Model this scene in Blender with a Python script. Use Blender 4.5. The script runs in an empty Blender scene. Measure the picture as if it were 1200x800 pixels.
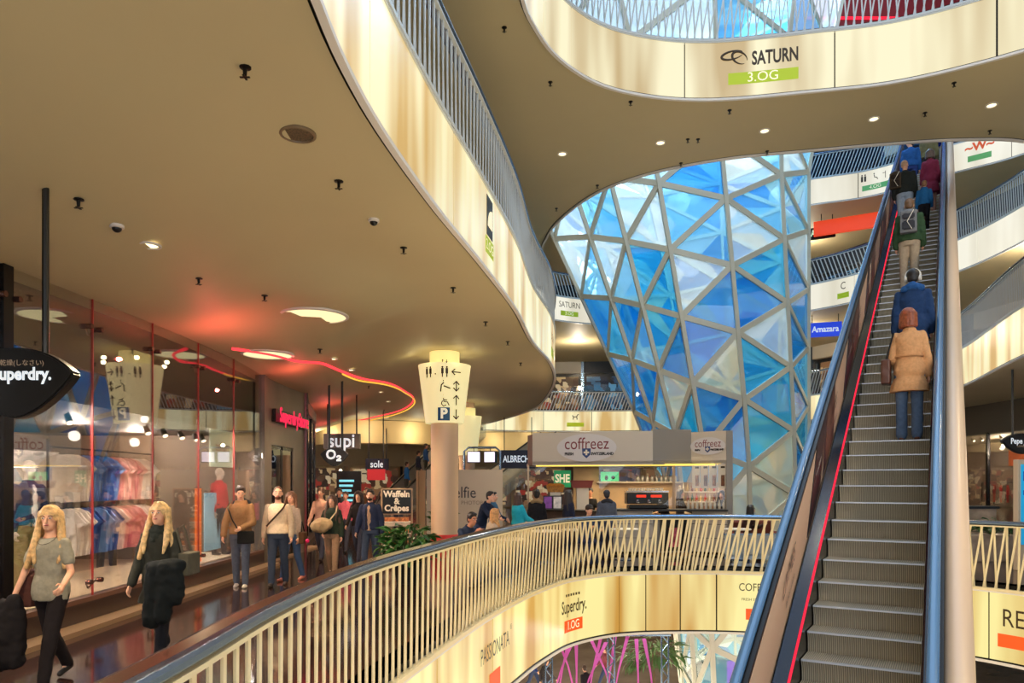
import bpy, bmesh, math, random
from mathutils import Vector, Matrix, noise
from mathutils.geometry import delaunay_2d_cdt
random.seed(7)
PI = math.pi
SC = bpy.context.scene
COL = SC.collection
# ---------------------------------------------------------------- camera, world, exposure
EYE = Vector((0, 0, 1.85)); FP = 850.0; HOR = 566.0
cam = bpy.data.cameras.new('camera'); cam.sensor_width = 36; cam.lens = 36*FP/1200
cam.shift_y = (HOR-400)/1200; cam.clip_start = .05; cam.clip_end = 400
co = bpy.data.objects.new('camera', cam); COL.objects.link(co); co.location = EYE; co.rotation_euler = (PI/2, 0, 0)
SC.camera = co
SC.view_settings.view_transform = 'Standard'; SC.view_settings.look = 'None'
SC.view_settings.gamma = 1; SC.view_settings.exposure = 0.0; SC.view_settings.use_curve_mapping = False
w = bpy.data.worlds.new('sky'); SC.world = w; w.use_nodes = True
nt = w.node_tree; nt.nodes.clear()
def wn(t, **k):
    n = nt.nodes.new(t)
    for a, b in k.items(): setattr(n, a, b)
    return n
tc = wn('ShaderNodeTexCoord'); mp = wn('ShaderNodeMapping'); mp.inputs['Scale'].default_value = (1, 1, 2.2)
nz = wn('ShaderNodeTexNoise'); nz.inputs['Scale'].default_value = 3.0; nz.inputs['Detail'].default_value = 6
cr = wn('ShaderNodeValToRGB'); cr.color_ramp.elements[0].position = .42; cr.color_ramp.elements[1].position = .62
cr.color_ramp.elements[0].color = (.20, .50, .95, 1); cr.color_ramp.elements[1].color = (.85, .93, 1, 1)
bg = wn('ShaderNodeBackground'); bg.inputs['Strength'].default_value = .95
ow = wn('ShaderNodeOutputWorld')
nt.links.new(tc.outputs['Generated'], mp.inputs['Vector']); nt.links.new(mp.outputs[0], nz.inputs['Vector'])
nt.links.new(nz.outputs['Fac'], cr.inputs['Fac']); nt.links.new(cr.outputs[0], bg.inputs['Color']); nt.links.new(bg.outputs[0], ow.inputs['Surface'])

def lamp(kind, loc, power, color, size=.5, rot=(0, 0, 0), sizey=None, name='room_light'):
    l = bpy.data.lights.new(name, kind); l.energy = power; l.color = color
    if kind == 'AREA':
        l.size = size
        if sizey: l.shape = 'RECTANGLE'; l.size_y = sizey
    elif kind == 'SPOT': l.shadow_soft_size = size; l.spot_size = 2.7; l.spot_blend = .8
    else: l.shadow_soft_size = size
    o = bpy.data.objects.new(name, l); COL.objects.link(o); o.location = loc; o.rotation_euler = rot
    return o
# daylight falling through the glass roof of the atrium
lamp('AREA', (6, 12, 25.2), 2300, (.74, .87, 1), 16, (0, 0, 0), 26, 'roof_daylight')
lamp('AREA', (8, 30, 25.0), 5000, (.6, .82, 1), 12, (0, 0, 0), 10, 'roof_daylight')
# added upward fill at ground floor level, brightening the gallery ceilings
lamp('AREA', (5, 9, -6.4), 1450, (1, .80, .50), 9, (PI, 0, 0), 20, 'upward_fill')
lamp('AREA', (6, 32, -6.4), 2600, (1, .84, .60), 14, (PI, 0, 0), 18, 'upward_fill')
# added fill behind the viewer, standing in for daylight on the step risers
lamp('AREA', (3, -3.7, 7), 1500, (1, .93, .82), 22, (PI/2, 0, 0), 18, 'front_fill')
# lamps of the walkway on the left and of the cafe level
WARM = (1, .76, .46)
for y in (4, 8, 12, 17, 23, 30, 38):
    lamp('SPOT', (-3.9, y, 3.9), 420, WARM, .12, name='walkway_light')
for x, y in ((1.5, 20), (6, 19.5), (12, 20), (17, 18), (-3, 24), (0, 38), (12, 34), (-2, 30), (18, 25), (8, 44)):
    lamp('SPOT', (x, y, 4.6), 520, WARM, .12, name='walkway_light')
for x, y, z in ((16, 40, 9.6), (4, 44, 9.6), (19, 26, 9.6), (17, 42, 15), (26, 30, 15), (8, 45, 15), (25, 36, 9.6)):
    lamp('POINT', (x, y, z), 260, (1, .86, .66), .15, name='upper_gallery_light')

# ---------------------------------------------------------------- helpers
def pd(x, y, d): return Vector(((x-600)*d/FP, d, EYE.z+(HOR-y)*d/FP))
def pz(x, y, z): return pd(x, y, FP*(z-EYE.z)/(HOR-y))
def lin(c): return tuple(((v/255)/12.92 if v/255 <= .04045 else ((v/255+.055)/1.055)**2.4) for v in c)
MATS = {}
def mat(name, col, rough=.55, metal=0., em=None, es=1., nscale=0, namt=.25, bump=0, spec=.5, coat=0):
    if name in MATS: return MATS[name]
    m = bpy.data.materials.new(name); m.use_nodes = True; t = m.node_tree; b = t.nodes['Principled BSDF']
    c = lin(col)+(1,)
    b.inputs['Base Color'].default_value = c; b.inputs['Roughness'].default_value = rough
    b.inputs['Metallic'].default_value = metal; b.inputs['Specular IOR Level'].default_value = spec
    b.inputs['Coat Weight'].default_value = coat
    if em is not None:
        b.inputs['Emission Color'].default_value = lin(em)+(1,); b.inputs['Emission Strength'].default_value = es
    if nscale:
        tc = t.nodes.new('ShaderNodeTexCoord'); n = t.nodes.new('ShaderNodeTexNoise'); n.inputs['Scale'].default_value = nscale
        n.inputs['Detail'].default_value = 4
        t.links.new(tc.outputs['Object'], n.inputs['Vector'])
        r = t.nodes.new('ShaderNodeValToRGB'); r.color_ramp.elements[0].position = .3; r.color_ramp.elements[1].position = .7
        r.color_ramp.elements[0].color = tuple(v*(1-namt) for v in c[:3])+(1,); r.color_ramp.elements[1].color = tuple(min(1, v*(1+namt)) for v in c[:3])+(1,)
        t.links.new(n.outputs['Fac'], r.inputs['Fac']); t.links.new(r.outputs[0], b.inputs['Base Color'])
        if bump:
            bp = t.nodes.new('ShaderNodeBump'); bp.inputs['Strength'].default_value = bump; bp.inputs['Distance'].default_value = .02
            t.links.new(n.outputs['Fac'], bp.inputs['Height']); t.links.new(bp.outputs[0], b.inputs['Normal'])
    MATS[name] = m
    return m
def cloth(col, n=35):
    return mat('cloth_%d_%d_%d' % tuple(col), col, .85, nscale=n, namt=.1, bump=.15, spec=.2)
def glow(name, col, s=1.):
    if name in MATS: return MATS[name]
    m = bpy.data.materials.new(name); m.use_nodes = True; t = m.node_tree; t.nodes.clear()
    e = t.nodes.new('ShaderNodeEmission'); e.inputs[0].default_value = lin(col)+(1,); e.inputs[1].default_value = s
    o = t.nodes.new('ShaderNodeOutputMaterial'); t.links.new(e.outputs[0], o.inputs[0]); MATS[name] = m
    return m
def glass(name, tint=(1, 1, 1), refl=.1, rough=.0, body=0., bodycol=(1, 1, 1), k=.8):
    if name in MATS: return MATS[name]
    m = bpy.data.materials.new(name); m.use_nodes = True; t = m.node_tree; t.nodes.clear(); N = t.nodes.new; L = t.links.new
    tr = N('ShaderNodeBsdfTransparent'); tr.inputs[0].default_value = tuple(tint)+(1,)
    src = tr
    if body:
        tl = N('ShaderNodeBsdfTranslucent'); tl.inputs[0].default_value = tuple(bodycol)+(1,)
        df = N('ShaderNodeBsdfDiffuse'); df.inputs[0].default_value = tuple(bodycol)+(1,)
        mm = N('ShaderNodeMixShader'); mm.inputs[0].default_value = .5; L(tl.outputs[0], mm.inputs[1]); L(df.outputs[0], mm.inputs[2])
        m2 = N('ShaderNodeMixShader'); m2.inputs[0].default_value = body; L(tr.outputs[0], m2.inputs[1]); L(mm.outputs[0], m2.inputs[2]); src = m2
    gl = N('ShaderNodeBsdfGlossy'); gl.inputs['Roughness'].default_value = rough
    lw = N('ShaderNodeLayerWeight'); lw.inputs['Blend'].default_value = .25
    ma = N('ShaderNodeMath'); ma.operation = 'MULTIPLY_ADD'; ma.inputs[1].default_value = k; ma.inputs[2].default_value = refl; L(lw.outputs['Fresnel'], ma.inputs[0])
    ma.use_clamp = True
    mx = N('ShaderNodeMixShader'); L(ma.outputs[0], mx.inputs[0]); L(src.outputs[0], mx.inputs[1]); L(gl.outputs[0], mx.inputs[2])
    o = N('ShaderNodeOutputMaterial'); L(mx.outputs[0], o.inputs[0]); MATS[name] = m
    return m

def link(name, me, parent=None, loc=None, m=None):
    if m is not None: me.materials.clear(); me.materials.append(m)
    o = bpy.data.objects.new(name, me); COL.objects.link(o)
    if parent is not None: o.parent = parent
    if loc is not None: o.location = loc
    return o
def obj(name, bm, m=None, parent=None, smooth=False, loc=None):
    me = bpy.data.meshes.new(name); bmesh.ops.recalc_face_normals(bm, faces=bm.faces); bm.to_mesh(me); bm.free()
    if smooth:
        me.polygons.foreach_set('use_smooth', [True]*len(me.polygons)); me.update()
        if smooth != 2: me.set_sharp_from_angle(angle=.9)
    return link(name, me, parent, loc, m)
def raw(name, vs, fs, m=None, parent=None, smooth=False, loc=None):
    me = bpy.data.meshes.new(name); me.from_pydata(vs, [], fs); me.update()
    if smooth: me.polygons.foreach_set('use_smooth', [True]*len(me.polygons))
    return link(name, me, parent, loc, m)
def tag(o, label=None, cat=None, group=None, kind=None):
    if label: o['label'] = label
    if cat: o['category'] = cat
    if group: o['group'] = group
    if kind: o['kind'] = kind
    return o
def empty(name, loc=(0, 0, 0), rz=0, label=None, cat=None, group=None, kind=None):
    o = bpy.data.objects.new(name, None); COL.objects.link(o); o.location = loc; o.rotation_euler = (0, 0, rz); o.empty_display_size = .1
    return tag(o, label, cat, group, kind)
def copy_tree(o, loc=None, rz=None, label=None, parent=None):
    c = o.copy(); COL.objects.link(c)
    if parent is not None: c.parent = parent
    if loc is not None: c.location = loc
    if rz is not None: c.rotation_euler = (0, 0, rz)
    if label: c['label'] = label
    for ch in list(o.children): copy_tree(ch, parent=c)
    return c
def box(bm, c, s, rz=0, M=None):
    r = bmesh.ops.create_cube(bm, size=1.0)
    mt = Matrix.Translation(c) @ Matrix.Rotation(rz, 4, 'Z') @ Matrix.Diagonal((s[0], s[1], s[2], 1))
    if M is not None: mt = M @ mt
    bmesh.ops.transform(bm, matrix=mt, verts=r['verts']); return r['verts']
def bbox(bm, x0, x1, y0, y1, z0, z1): return box(bm, ((x0+x1)/2, (y0+y1)/2, (z0+z1)/2), (abs(x1-x0), abs(y1-y0), abs(z1-z0)))
def bev(bm, r, seg=2): bmesh.ops.bevel(bm, geom=list(bm.edges), offset=r, segments=seg, affect='EDGES', clamp_overlap=True)
def frame(d):
    d = Vector(d).normalized(); a = Vector((0, 0, 1)) if abs(d.z) < .95 else Vector((1, 0, 0))
    x = d.cross(a).normalized(); y = d.cross(x).normalized(); return x, y, d
def tube(bm, pts, r, n=8, caps=True, closed=False):
    pts = [Vector(p) for p in pts]; rs = r if isinstance(r, (list, tuple)) else [r]*len(pts)
    rings = []; px = None
    for i, p in enumerate(pts):
        d = (pts[min(i+1, len(pts)-1)]-pts[max(i-1, 0)])
        if d.length < 1e-9: d = Vector((0, 0, 1))
        d.normalize()
        if px is None: x, y, _ = frame(d)
        else:
            x = (px-d*px.dot(d)).normalized(); y = d.cross(x)
        px = x
        rings.append([bm.verts.new(p+(x*math.cos(2*PI*k/n)+y*math.sin(2*PI*k/n))*rs[i]) for k in range(n)])
    for a, b in zip(rings, rings[1:]):
        for k in range(n): bm.faces.new((a[k], a[(k+1) % n], b[(k+1) % n], b[k]))
    if caps and n > 2:
        bm.faces.new(rings[0][::-1]); bm.faces.new(rings[-1])
def lathe(bm, prof, n=16, c=(0, 0, 0)):
    c = Vector(c); rings = []
    for r, z in prof: rings.append([bm.verts.new(c+Vector((r*math.cos(2*PI*k/n), r*math.sin(2*PI*k/n), z))) for k in range(n)])
    for a, b in zip(rings, rings[1:]):
        for k in range(n): bm.faces.new((a[k], a[(k+1) % n], b[(k+1) % n], b[k]))
    if prof[0][0] > 1e-4: bm.faces.new(rings[0][::-1])
    if prof[-1][0] > 1e-4: bm.faces.new(rings[-1])
    bmesh.ops.remove_doubles(bm, verts=bm.verts, dist=1e-5)
def ell(bm, c, r, M=None, seg=12, rings=8):
    v = bmesh.ops.create_uvsphere(bm, u_segments=seg, v_segments=rings, radius=1)['verts']
    mt = Matrix.Translation(c) @ Matrix.Diagonal((r[0], r[1], r[2], 1))
    if M is not None: mt = Matrix.Translation(c) @ M.to_4x4() @ Matrix.Diagonal((r[0], r[1], r[2], 1))
    bmesh.ops.transform(bm, matrix=mt, verts=v)
def B(name, boxes, m, parent=None, bevel=0, loc=None):
    bm = bmesh.new()
    for b in boxes: bbox(bm, *b)
    if bevel: bev(bm, bevel, 1)
    return obj(name, bm, m, parent, loc=loc)
def prism(bm, pts, z0, z1):
    a = [bm.verts.new((p[0], p[1], z0)) for p in pts]; b = [bm.verts.new((p[0], p[1], z1)) for p in pts]
    n = len(pts); bm.faces.new(a[::-1]); bm.faces.new(b)
    for i in range(n): bm.faces.new((a[i], a[(i+1) % n], b[(i+1) % n], b[i]))
def catmull(pts, step=.1):
    P = [Vector(p) for p in pts]; out = []
    for i in range(len(P)-1):
        p0 = P[i-1] if i else P[0]*2-P[1]; p1 = P[i]; p2 = P[i+1]; p3 = P[i+2] if i+2 < len(P) else P[-1]*2-P[-2]
        n = max(2, int((p2-p1).length/step*2)); 
        t0 = 0; t1 = t0+max(1e-4, (p1-p0).length)**.5; t2 = t1+max(1e-4, (p2-p1).length)**.5; t3 = t2+max(1e-4, (p3-p2).length)**.5
        for k in range(n):
            t = t1+(t2-t1)*k/n
            A1 = p0*((t1-t)/(t1-t0))+p1*((t-t0)/(t1-t0)); A2 = p1*((t2-t)/(t2-t1))+p2*((t-t1)/(t2-t1)); A3 = p2*((t3-t)/(t3-t2))+p3*((t-t2)/(t3-t2))
            B1 = A1*((t2-t)/(t2-t0))+A2*((t-t0)/(t2-t0)); B2 = A2*((t3-t)/(t3-t1))+A3*((t-t1)/(t3-t1))
            out.append(B1*((t2-t)/(t2-t1))+B2*((t-t1)/(t2-t1)))
    out.append(P[-1]); return out
ORD = ['first', 'second', 'third', 'fourth', 'fifth', 'sixth', 'seventh', 'eighth', 'ninth', 'tenth', 'eleventh', 'twelfth', 'thirteenth', 'fourteenth', 'fifteenth', 'sixteenth', 'seventeenth', 'eighteenth', 'nineteenth', 'twentieth', 'twenty-first', 'twenty-second']
class Path:
    """plan curve of a gallery edge; void side found by a point test"""
    def __init__(s, pts, void=None, step=.1):
        s.p = catmull([Vector((a, b)) for a, b in pts], step); s.l = [0]
        for a, b in zip(s.p, s.p[1:]): s.l.append(s.l[-1]+(b-a).length)
        s.L = s.l[-1]; s.sg = 1
        if void:
            q, n = s.at(s.L*.37)
            if not inside(q+n*.05, void): s.sg = -1
    def at(s, t):
        t = max(0, min(s.L, t)); lo, hi = 0, len(s.l)-1
        while hi-lo > 1:
            m = (lo+hi)//2
            if s.l[m] <= t: lo = m
            else: hi = m
        f = (t-s.l[lo])/max(1e-9, s.l[hi]-s.l[lo]); q = s.p[lo].lerp(s.p[hi], f)
        a = s.p[max(0, lo-2)]; b = s.p[min(len(s.p)-1, hi+2)]; d = (b-a).normalized()
        return q, Vector((d.y, -d.x))*s.sg
    def near(s, x, y):
        i = min(range(len(s.p)), key=lambda k: (s.p[k]-Vector((x, y))).length); return s.l[i]
    def sub(s, a, b, step=.25):
        n = max(2, int((b-a)/step)+1); return [s.at(a+(b-a)*i/n)+(a+(b-a)*i/n,) for i in range(n+1)]
def inside(p, poly):
    r = False; j = len(poly)-1
    for i in range(len(poly)):
        a, b = poly[i], poly[j]
        if (a[1] > p[1]) != (b[1] > p[1]) and p[0] < (b[0]-a[0])*(p[1]-a[1])/(b[1]-a[1])+a[0]: r = not r
        j = i
    return r
def surface(name, rect, voids, zf, m, grid=0, gx=None, parent=None, smooth=False, flip=False, keep=None):
    vs = [Vector(p) for p in rect]; es = [(i, (i+1) % len(rect)) for i in range(len(rect))]
    for v in voids:
        b = len(vs); vs += [Vector((p[0], p[1])) for p in v]; es += [(b+i, b+(i+1) % len(v)) for i in range(len(v))]
    if grid:
        x0, x1, y0, y1 = gx; x = x0
        while x <= x1:
            y = y0
            while y <= y1:
                vs.append(Vector((x+.001, y+.003))); y += grid
            x += grid
    V, _, Fc, *_ = delaunay_2d_cdt(vs, es, [], 0, 1e-4)
    out = []
    for f in Fc:
        c = sum((V[i] for i in f), Vector((0, 0)))/3
        if not inside(c, rect) or any(inside(c, v) for v in voids): continue
        out.append(tuple(f)[::-1] if flip else tuple(f))
    return raw(name, [(p.x, p.y, zf(p.x, p.y)) for p in V], out, m, parent, smooth)
def strip(name, path, a, b, prof, m, parent=None, step=.25, uv=False, smooth=True, closed=True):
    """sweep a profile of (offset towards the void, z) along path between arc lengths a and b"""
    pts = path.sub(a, b, step); n = len(prof); vs = []; fs = []; us = []
    for q, nn, t in pts:
        for o, z in prof: vs.append((q.x+nn.x*o, q.y+nn.y*o, z)); us.append((t, z))
    K = n if closed else n-1
    for i in range(len(pts)-1):
        for k in range(K):
            k2 = (k+1) % n; fs.append((i*n+k, i*n+k2, (i+1)*n+k2, (i+1)*n+k))
    if closed: fs.append(tuple(range(n))); fs.append(tuple((len(pts)-1)*n+k for k in range(n))[::-1])
    o = raw(name, vs, fs, m, parent)
    me = o.data; bm = bmesh.new(); bm.from_mesh(me); bmesh.ops.recalc_face_normals(bm, faces=bm.faces)
    if uv:
        l = bm.loops.layers.uv.new('UVMap'); bm.verts.ensure_lookup_table()
        for f in bm.faces:
            for lp in f.loops: lp[l].uv = us[lp.vert.index]
    bm.to_mesh(me); bm.free()
    if smooth: me.polygons.foreach_set('use_smooth', [True]*len(me.polygons)); me.set_sharp_from_angle(angle=.6)
    return o
def text_mesh(body, size=1, align='CENTER', ext=0, bold=0, shear=0, sx=1, space=1):
    c = bpy.data.curves.new('lettering', 'FONT'); c.body = body; c.size = size; c.align_x = align; c.align_y = 'CENTER'
    c.extrude = ext; c.offset = bold; c.shear = shear; c.resolution_u = 3; c.space_character = space
    o = bpy.data.objects.new('lettering', c); COL.objects.link(o)
    dg = bpy.context.evaluated_depsgraph_get(); me = bpy.data.meshes.new_from_object(o.evaluated_get(dg)); bpy.data.objects.remove(o)
    if sx != 1: me.transform(Matrix.Diagonal((sx, 1, 1, 1)))
    me.materials.clear(); return me
def facing(loc, nrm, up=(0, 0, 1)):
    z = Vector(nrm).normalized(); u = Vector(up); x = u.cross(z).normalized(); y = z.cross(x)
    return Matrix(((x.x, y.x, z.x, loc[0]), (x.y, y.y, z.y, loc[1]), (x.z, y.z, z.z, loc[2]), (0, 0, 0, 1)))
def text(body, loc, nrm, size, m, parent=None, name='lettering', **k):
    me = text_mesh(body, size, **k); me.transform(facing(loc, nrm))
    o = link(name, me, None, None, m)
    if parent is not None:
        o.parent = parent; bpy.context.view_layer.update(); o.matrix_parent_inverse = parent.matrix_world.inverted()
    return o
def on_path(name, path, s, z, me, m, off=.03, parent=None, flip=1):
    """lay a flat mesh (x along, y up) on the fascia around arc length s"""
    for v in me.vertices:
        q, n = path.at(s+flip*v.co.x); h = off+v.co.z
        v.co = (q.x+n.x*h, q.y+n.y*h, z+v.co.y)
    me.update(); return link(name, me, parent, None, m)
def flat(pts, thick=.004, sub=.15):
    bm = bmesh.new(); prism(bm, pts, 0, thick); bmesh.ops.subdivide_edges(bm, edges=[e for e in bm.edges if e.calc_length() > sub], cuts=4, use_grid_fill=True)
    me = bpy.data.meshes.new('patch'); bm.to_mesh(me); bm.free(); return me
def rect(cx, cy, wx, wy): return [(cx-wx/2, cy-wy/2), (cx+wx/2, cy-wy/2), (cx+wx/2, cy+wy/2), (cx-wx/2, cy+wy/2)]

# ---------------------------------------------------------------- materials of the building
m_ceil = mat('ceiling_paint', (192, 177, 138), .6, nscale=.35, namt=.05)
m_slab = mat('slab_paint', (190, 180, 160), .7)
m_floor = mat('polished_stone', (46, 28, 24), .09, nscale=1.3, namt=.35, spec=1.0)
m_lip = mat('white_lip', (225, 218, 210), .4)
m_dark = mat('dark_metal', (28, 25, 24), .35, .6)
m_black = mat('black_plastic', (14, 13, 13), .35)
m_bronze = mat('bronze_letter', (58, 42, 18), .5)
m_steel = mat('satin_steel', (120, 146, 178), .25, .8)
m_rail = mat('brown_rail', (62, 24, 18), .2, 0, nscale=5, spec=.8, coat=.5)
m_slat = mat('cream_slat', (232, 214, 168), .4)
m_slatg = mat('grey_slat', (196, 200, 200), .4)
m_white = mat('white_board', (232, 222, 205), .5)
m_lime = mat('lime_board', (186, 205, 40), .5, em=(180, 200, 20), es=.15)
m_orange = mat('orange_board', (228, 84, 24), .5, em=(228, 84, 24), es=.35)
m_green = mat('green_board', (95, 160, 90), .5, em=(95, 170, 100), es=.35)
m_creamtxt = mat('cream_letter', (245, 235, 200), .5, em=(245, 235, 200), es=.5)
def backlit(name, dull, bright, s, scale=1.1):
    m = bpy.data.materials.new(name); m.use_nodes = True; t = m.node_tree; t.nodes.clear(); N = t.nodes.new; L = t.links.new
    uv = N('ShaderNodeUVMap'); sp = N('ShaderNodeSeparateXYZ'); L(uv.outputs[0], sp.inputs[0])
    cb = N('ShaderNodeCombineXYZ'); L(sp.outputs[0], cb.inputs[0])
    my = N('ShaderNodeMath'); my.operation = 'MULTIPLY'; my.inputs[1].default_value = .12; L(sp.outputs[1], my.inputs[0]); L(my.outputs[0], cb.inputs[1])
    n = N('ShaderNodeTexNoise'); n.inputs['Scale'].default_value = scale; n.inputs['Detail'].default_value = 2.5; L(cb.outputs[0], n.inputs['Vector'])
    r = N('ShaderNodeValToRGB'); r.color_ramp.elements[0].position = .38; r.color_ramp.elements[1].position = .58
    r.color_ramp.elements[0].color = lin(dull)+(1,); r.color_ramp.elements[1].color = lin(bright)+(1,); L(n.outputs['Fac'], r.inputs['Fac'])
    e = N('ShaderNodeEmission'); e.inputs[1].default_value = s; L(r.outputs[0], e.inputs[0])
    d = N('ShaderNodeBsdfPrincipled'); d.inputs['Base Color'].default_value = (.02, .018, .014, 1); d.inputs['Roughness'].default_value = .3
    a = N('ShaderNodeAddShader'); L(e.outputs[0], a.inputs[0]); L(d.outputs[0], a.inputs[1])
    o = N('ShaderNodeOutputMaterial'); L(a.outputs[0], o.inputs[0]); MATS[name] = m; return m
m_lit1 = backlit('backlit_yellow', (206, 152, 66), (255, 240, 160), .97)
m_lit2 = backlit('backlit_cream', (212, 172, 102), (255, 246, 198), .98)
m_lit3 = backlit('backlit_pale', (204, 178, 130), (255, 246, 205), .98, .9)
m_lit4 = backlit('backlit_far', (225, 218, 196), (250, 246, 228), .95, .6)

# ---------------------------------------------------------------- plan curves of the openings
BX0, BX1, BY0, BY1 = -17, 30, -4, 62
RECT = [(BX0, BY0), (BX1, BY0), (BX1, BY1), (BX0, BY1)]
P1 = [(-1.4, -4.5), (-1.4, 0), (-1.41, 3), (-1.44, 4.08), (-1.37, 5.83), (-1.22, 6.92), (-.96, 8.2), (-.67, 9.52), (-.38, 10.7), (0, 12), (.5, 13.4), (1.2, 14.8), (2.3, 15.75), (3.8, 16.0), (5.4, 15.8), (7.2, 15.0), (8.6, 13.7), (9.2, 12.7), (9.6, 11), (9.7, 8), (9.7, -4.5)]
P2 = [(-1.4, -4.5), (-1.4, 2), (-1.4, 4.96), (-1.40, 5.54), (-1.32, 6.58), (-1.0, 8.6), (-.52, 10.96), (.0, 13.8), (.4, 16.9), (1.0, 20), (1.3, 23.2), (1.25, 28), (.9, 32.2), (-.2, 36.4), (-1.9, 41.5), (-2.3, 43.6), (-1.7, 45.2), (.5, 46), (7.8, 46), (13, 42.5), (16.3, 36.5), (16.8, 31), (15.5, 25), (13.4, 19), (12, 14), (11, 8), (10.8, -4.5)]
P3a = [(-1, -4.5), (-.5, 5), (-.1, 10), (.12, 12.9), (.32, 13.6), (.87, 14.7), (1.85, 15.7), (3.05, 16.2), (4.4, 16.35), (6.6, 16), (8.3, 15.6), (10.2, 14.5), (12, 12.8), (13, 10), (13, -4.5)]
P3b = [(1.07, 26), (1.4, 24), (2.5, 21.4), (3.8, 20.1), (5.6, 19.2), (7.7, 18.7), (9.7, 18.3), (11.3, 18.1), (12.9, 18.2), (15.5, 19.6), (17.6, 22.5), (18.3, 26), (18.2, 29.7), (17.5, 32), (15.6, 35.5), (12, 38.5), (7, 39.5), (3.5, 39), (1.5, 37.5), (.8, 33), (.9, 29), (1.07, 26)]
P4 = [(-1, -4.5), (-.5, 12), (.5, 20), (1, 30), (3, 37), (9, 39.5), (15.4, 36.6), (17.6, 35.6), (20, 33), (21.9, 31), (23.5, 25), (22, 15), (16, 10), (14, -4.5)]
def mk(pts, step=.1):
    p = Path(pts, None, step); poly = [tuple(v) for v in p.p]; q = Path(pts, poly, step); q.poly = [tuple(q.at(t)[0]) for t in [q.L*i/int(q.L/.35) for i in range(int(q.L/.35)+1)]]
    return q
G1, G2, G3a, G3b, G4 = mk(P1), mk(P2), mk(P3a), mk(P3b), mk(P4)
Z1, Z2, Z3, Z4 = 0., 6.57, 11.87, 17.32       # floor levels; ceilings hang 1.42 below
def openpoly(g): 
    return g.poly if (Vector(g.poly[0])-Vector(g.poly[-1])).length > .5 else g.poly[:-1]
V1, V2, V3a, V3b, V4 = map(openpoly, (G1, G2, G3a, G3b, G4))
# ---------------------------------------------------------------- slabs, ceilings, roof
def sst(t): t = max(0, min(1, t)); return t*t*(3-2*t)
def wallx(y):
    if y < 17: return -5.6
    if y < 26.6: return -5.6-1.6*sst((y-17)/9.6)
    return -7.2-.38*(y-26.6)
DISCS = [(-3.38, 12.4, .53, 4.72), (-4.75, 14.1, .45, 4.36)]
def ceil2(x, y):
    if x > 1.5: return 5.15
    z = 5.15-.85*sst((wallx(y)+3.6-x)/3.6)
    z += .05*math.sin(y*.55+1)*sst((-1.8-x)/1.5)
    for cx, cy, r, dz in DISCS:
        q = math.hypot(x-cx, (y-cy)*.8); k = sst((r+1.5-q)/1.5); z = z*(1-k)+dz*k
    return z
tag(surface('floor', RECT, [V1], lambda x, y: 0, m_floor), kind='structure')
tag(surface('floor', RECT, [V1], lambda x, y: -1.38, m_slab, flip=True), kind='structure')
m_floor0 = mat('ground_stone', (120, 108, 98), .2, nscale=.8, namt=.2)
tag(raw('floor', [(BX0, BY0, -6.5), (BX1, BY0, -6.5), (BX1, BY1, -6.5), (BX0, BY1, -6.5)], [(0, 1, 2, 3)], m_floor0), kind='structure')
tag(surface('ceiling', RECT, [V2], ceil2, m_ceil, .4, (-12, 1.4, -4, 46), smooth=True, flip=True), kind='structure')
tag(surface('floor', RECT, [V2], lambda x, y: Z2, m_slab), kind='structure')
for vv, z in (([V3a, V3b], Z3), ([V4], Z4)):
    tag(surface('ceiling', RECT, vv, lambda x, y: z-1.40, m_ceil, flip=True), kind='structure')
    tag(surface('floor', RECT, vv, lambda x, y: z, m_slab), kind='structure')
# roof: steel lattice with panes on it
ZR = 26.
m_truss = mat('roof_steel', (120, 140, 158), .5, .3)
roof = empty('ceiling', (0, 0, ZR), kind='structure')
def beam(bm, a, b, w, h):
    a = Vector(a); b = Vector(b); d = (b-a); L = d.length; d.normalize()
    up = Vector((0, 0, 1)) if abs(d.z) < .9 else Vector((0, 1, 0)); x = d.cross(up).normalized(); y = x.cross(d)
    M = Matrix(((x.x, d.x, y.x, (a.x+b.x)/2), (x.y, d.y, y.y, (a.y+b.y)/2), (x.z, d.z, y.z, (a.z+b.z)/2), (0, 0, 0, 1)))
    box(bm, (0, 0, 0), (w, L, h), M=M)
RN = {}
for i in range(-2, 8):
    for j in range(-1, 14):
        RN[i, j] = Vector((i*4.2+(j % 2)*2.1, j*4.6, .5*math.sin(i*1.3+j*.8)))
pane_bm = bmesh.new()
mroofglass = glass('roof_glass', (.92, .97, 1), .04)
for (i, j), p in RN.items():
    e = []
    if (i+1, j) in RN: e.append((i+1, j))
    o = 1 if j % 2 else 0
    for k in (i-1+o, i+o):
        if (k, j+1) in RN: e.append((k, j+1))
    for k in e:
        bm = bmesh.new(); beam(bm, p, RN[k], .28, .45); obj('truss_beam', bm, m_truss, roof)
    for tri in (((i, j), (i+1, j), (i+o, j+1)), ((i, j), (i+o, j+1), (i-1+o, j+1))):
        if all(t in RN for t in tri):
            vs = [RN[t]+Vector((0, 0, .3)) for t in tri]; raw('pane', vs, [(0, 1, 2)], mroofglass, roof)
pane_bm.free()
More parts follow.
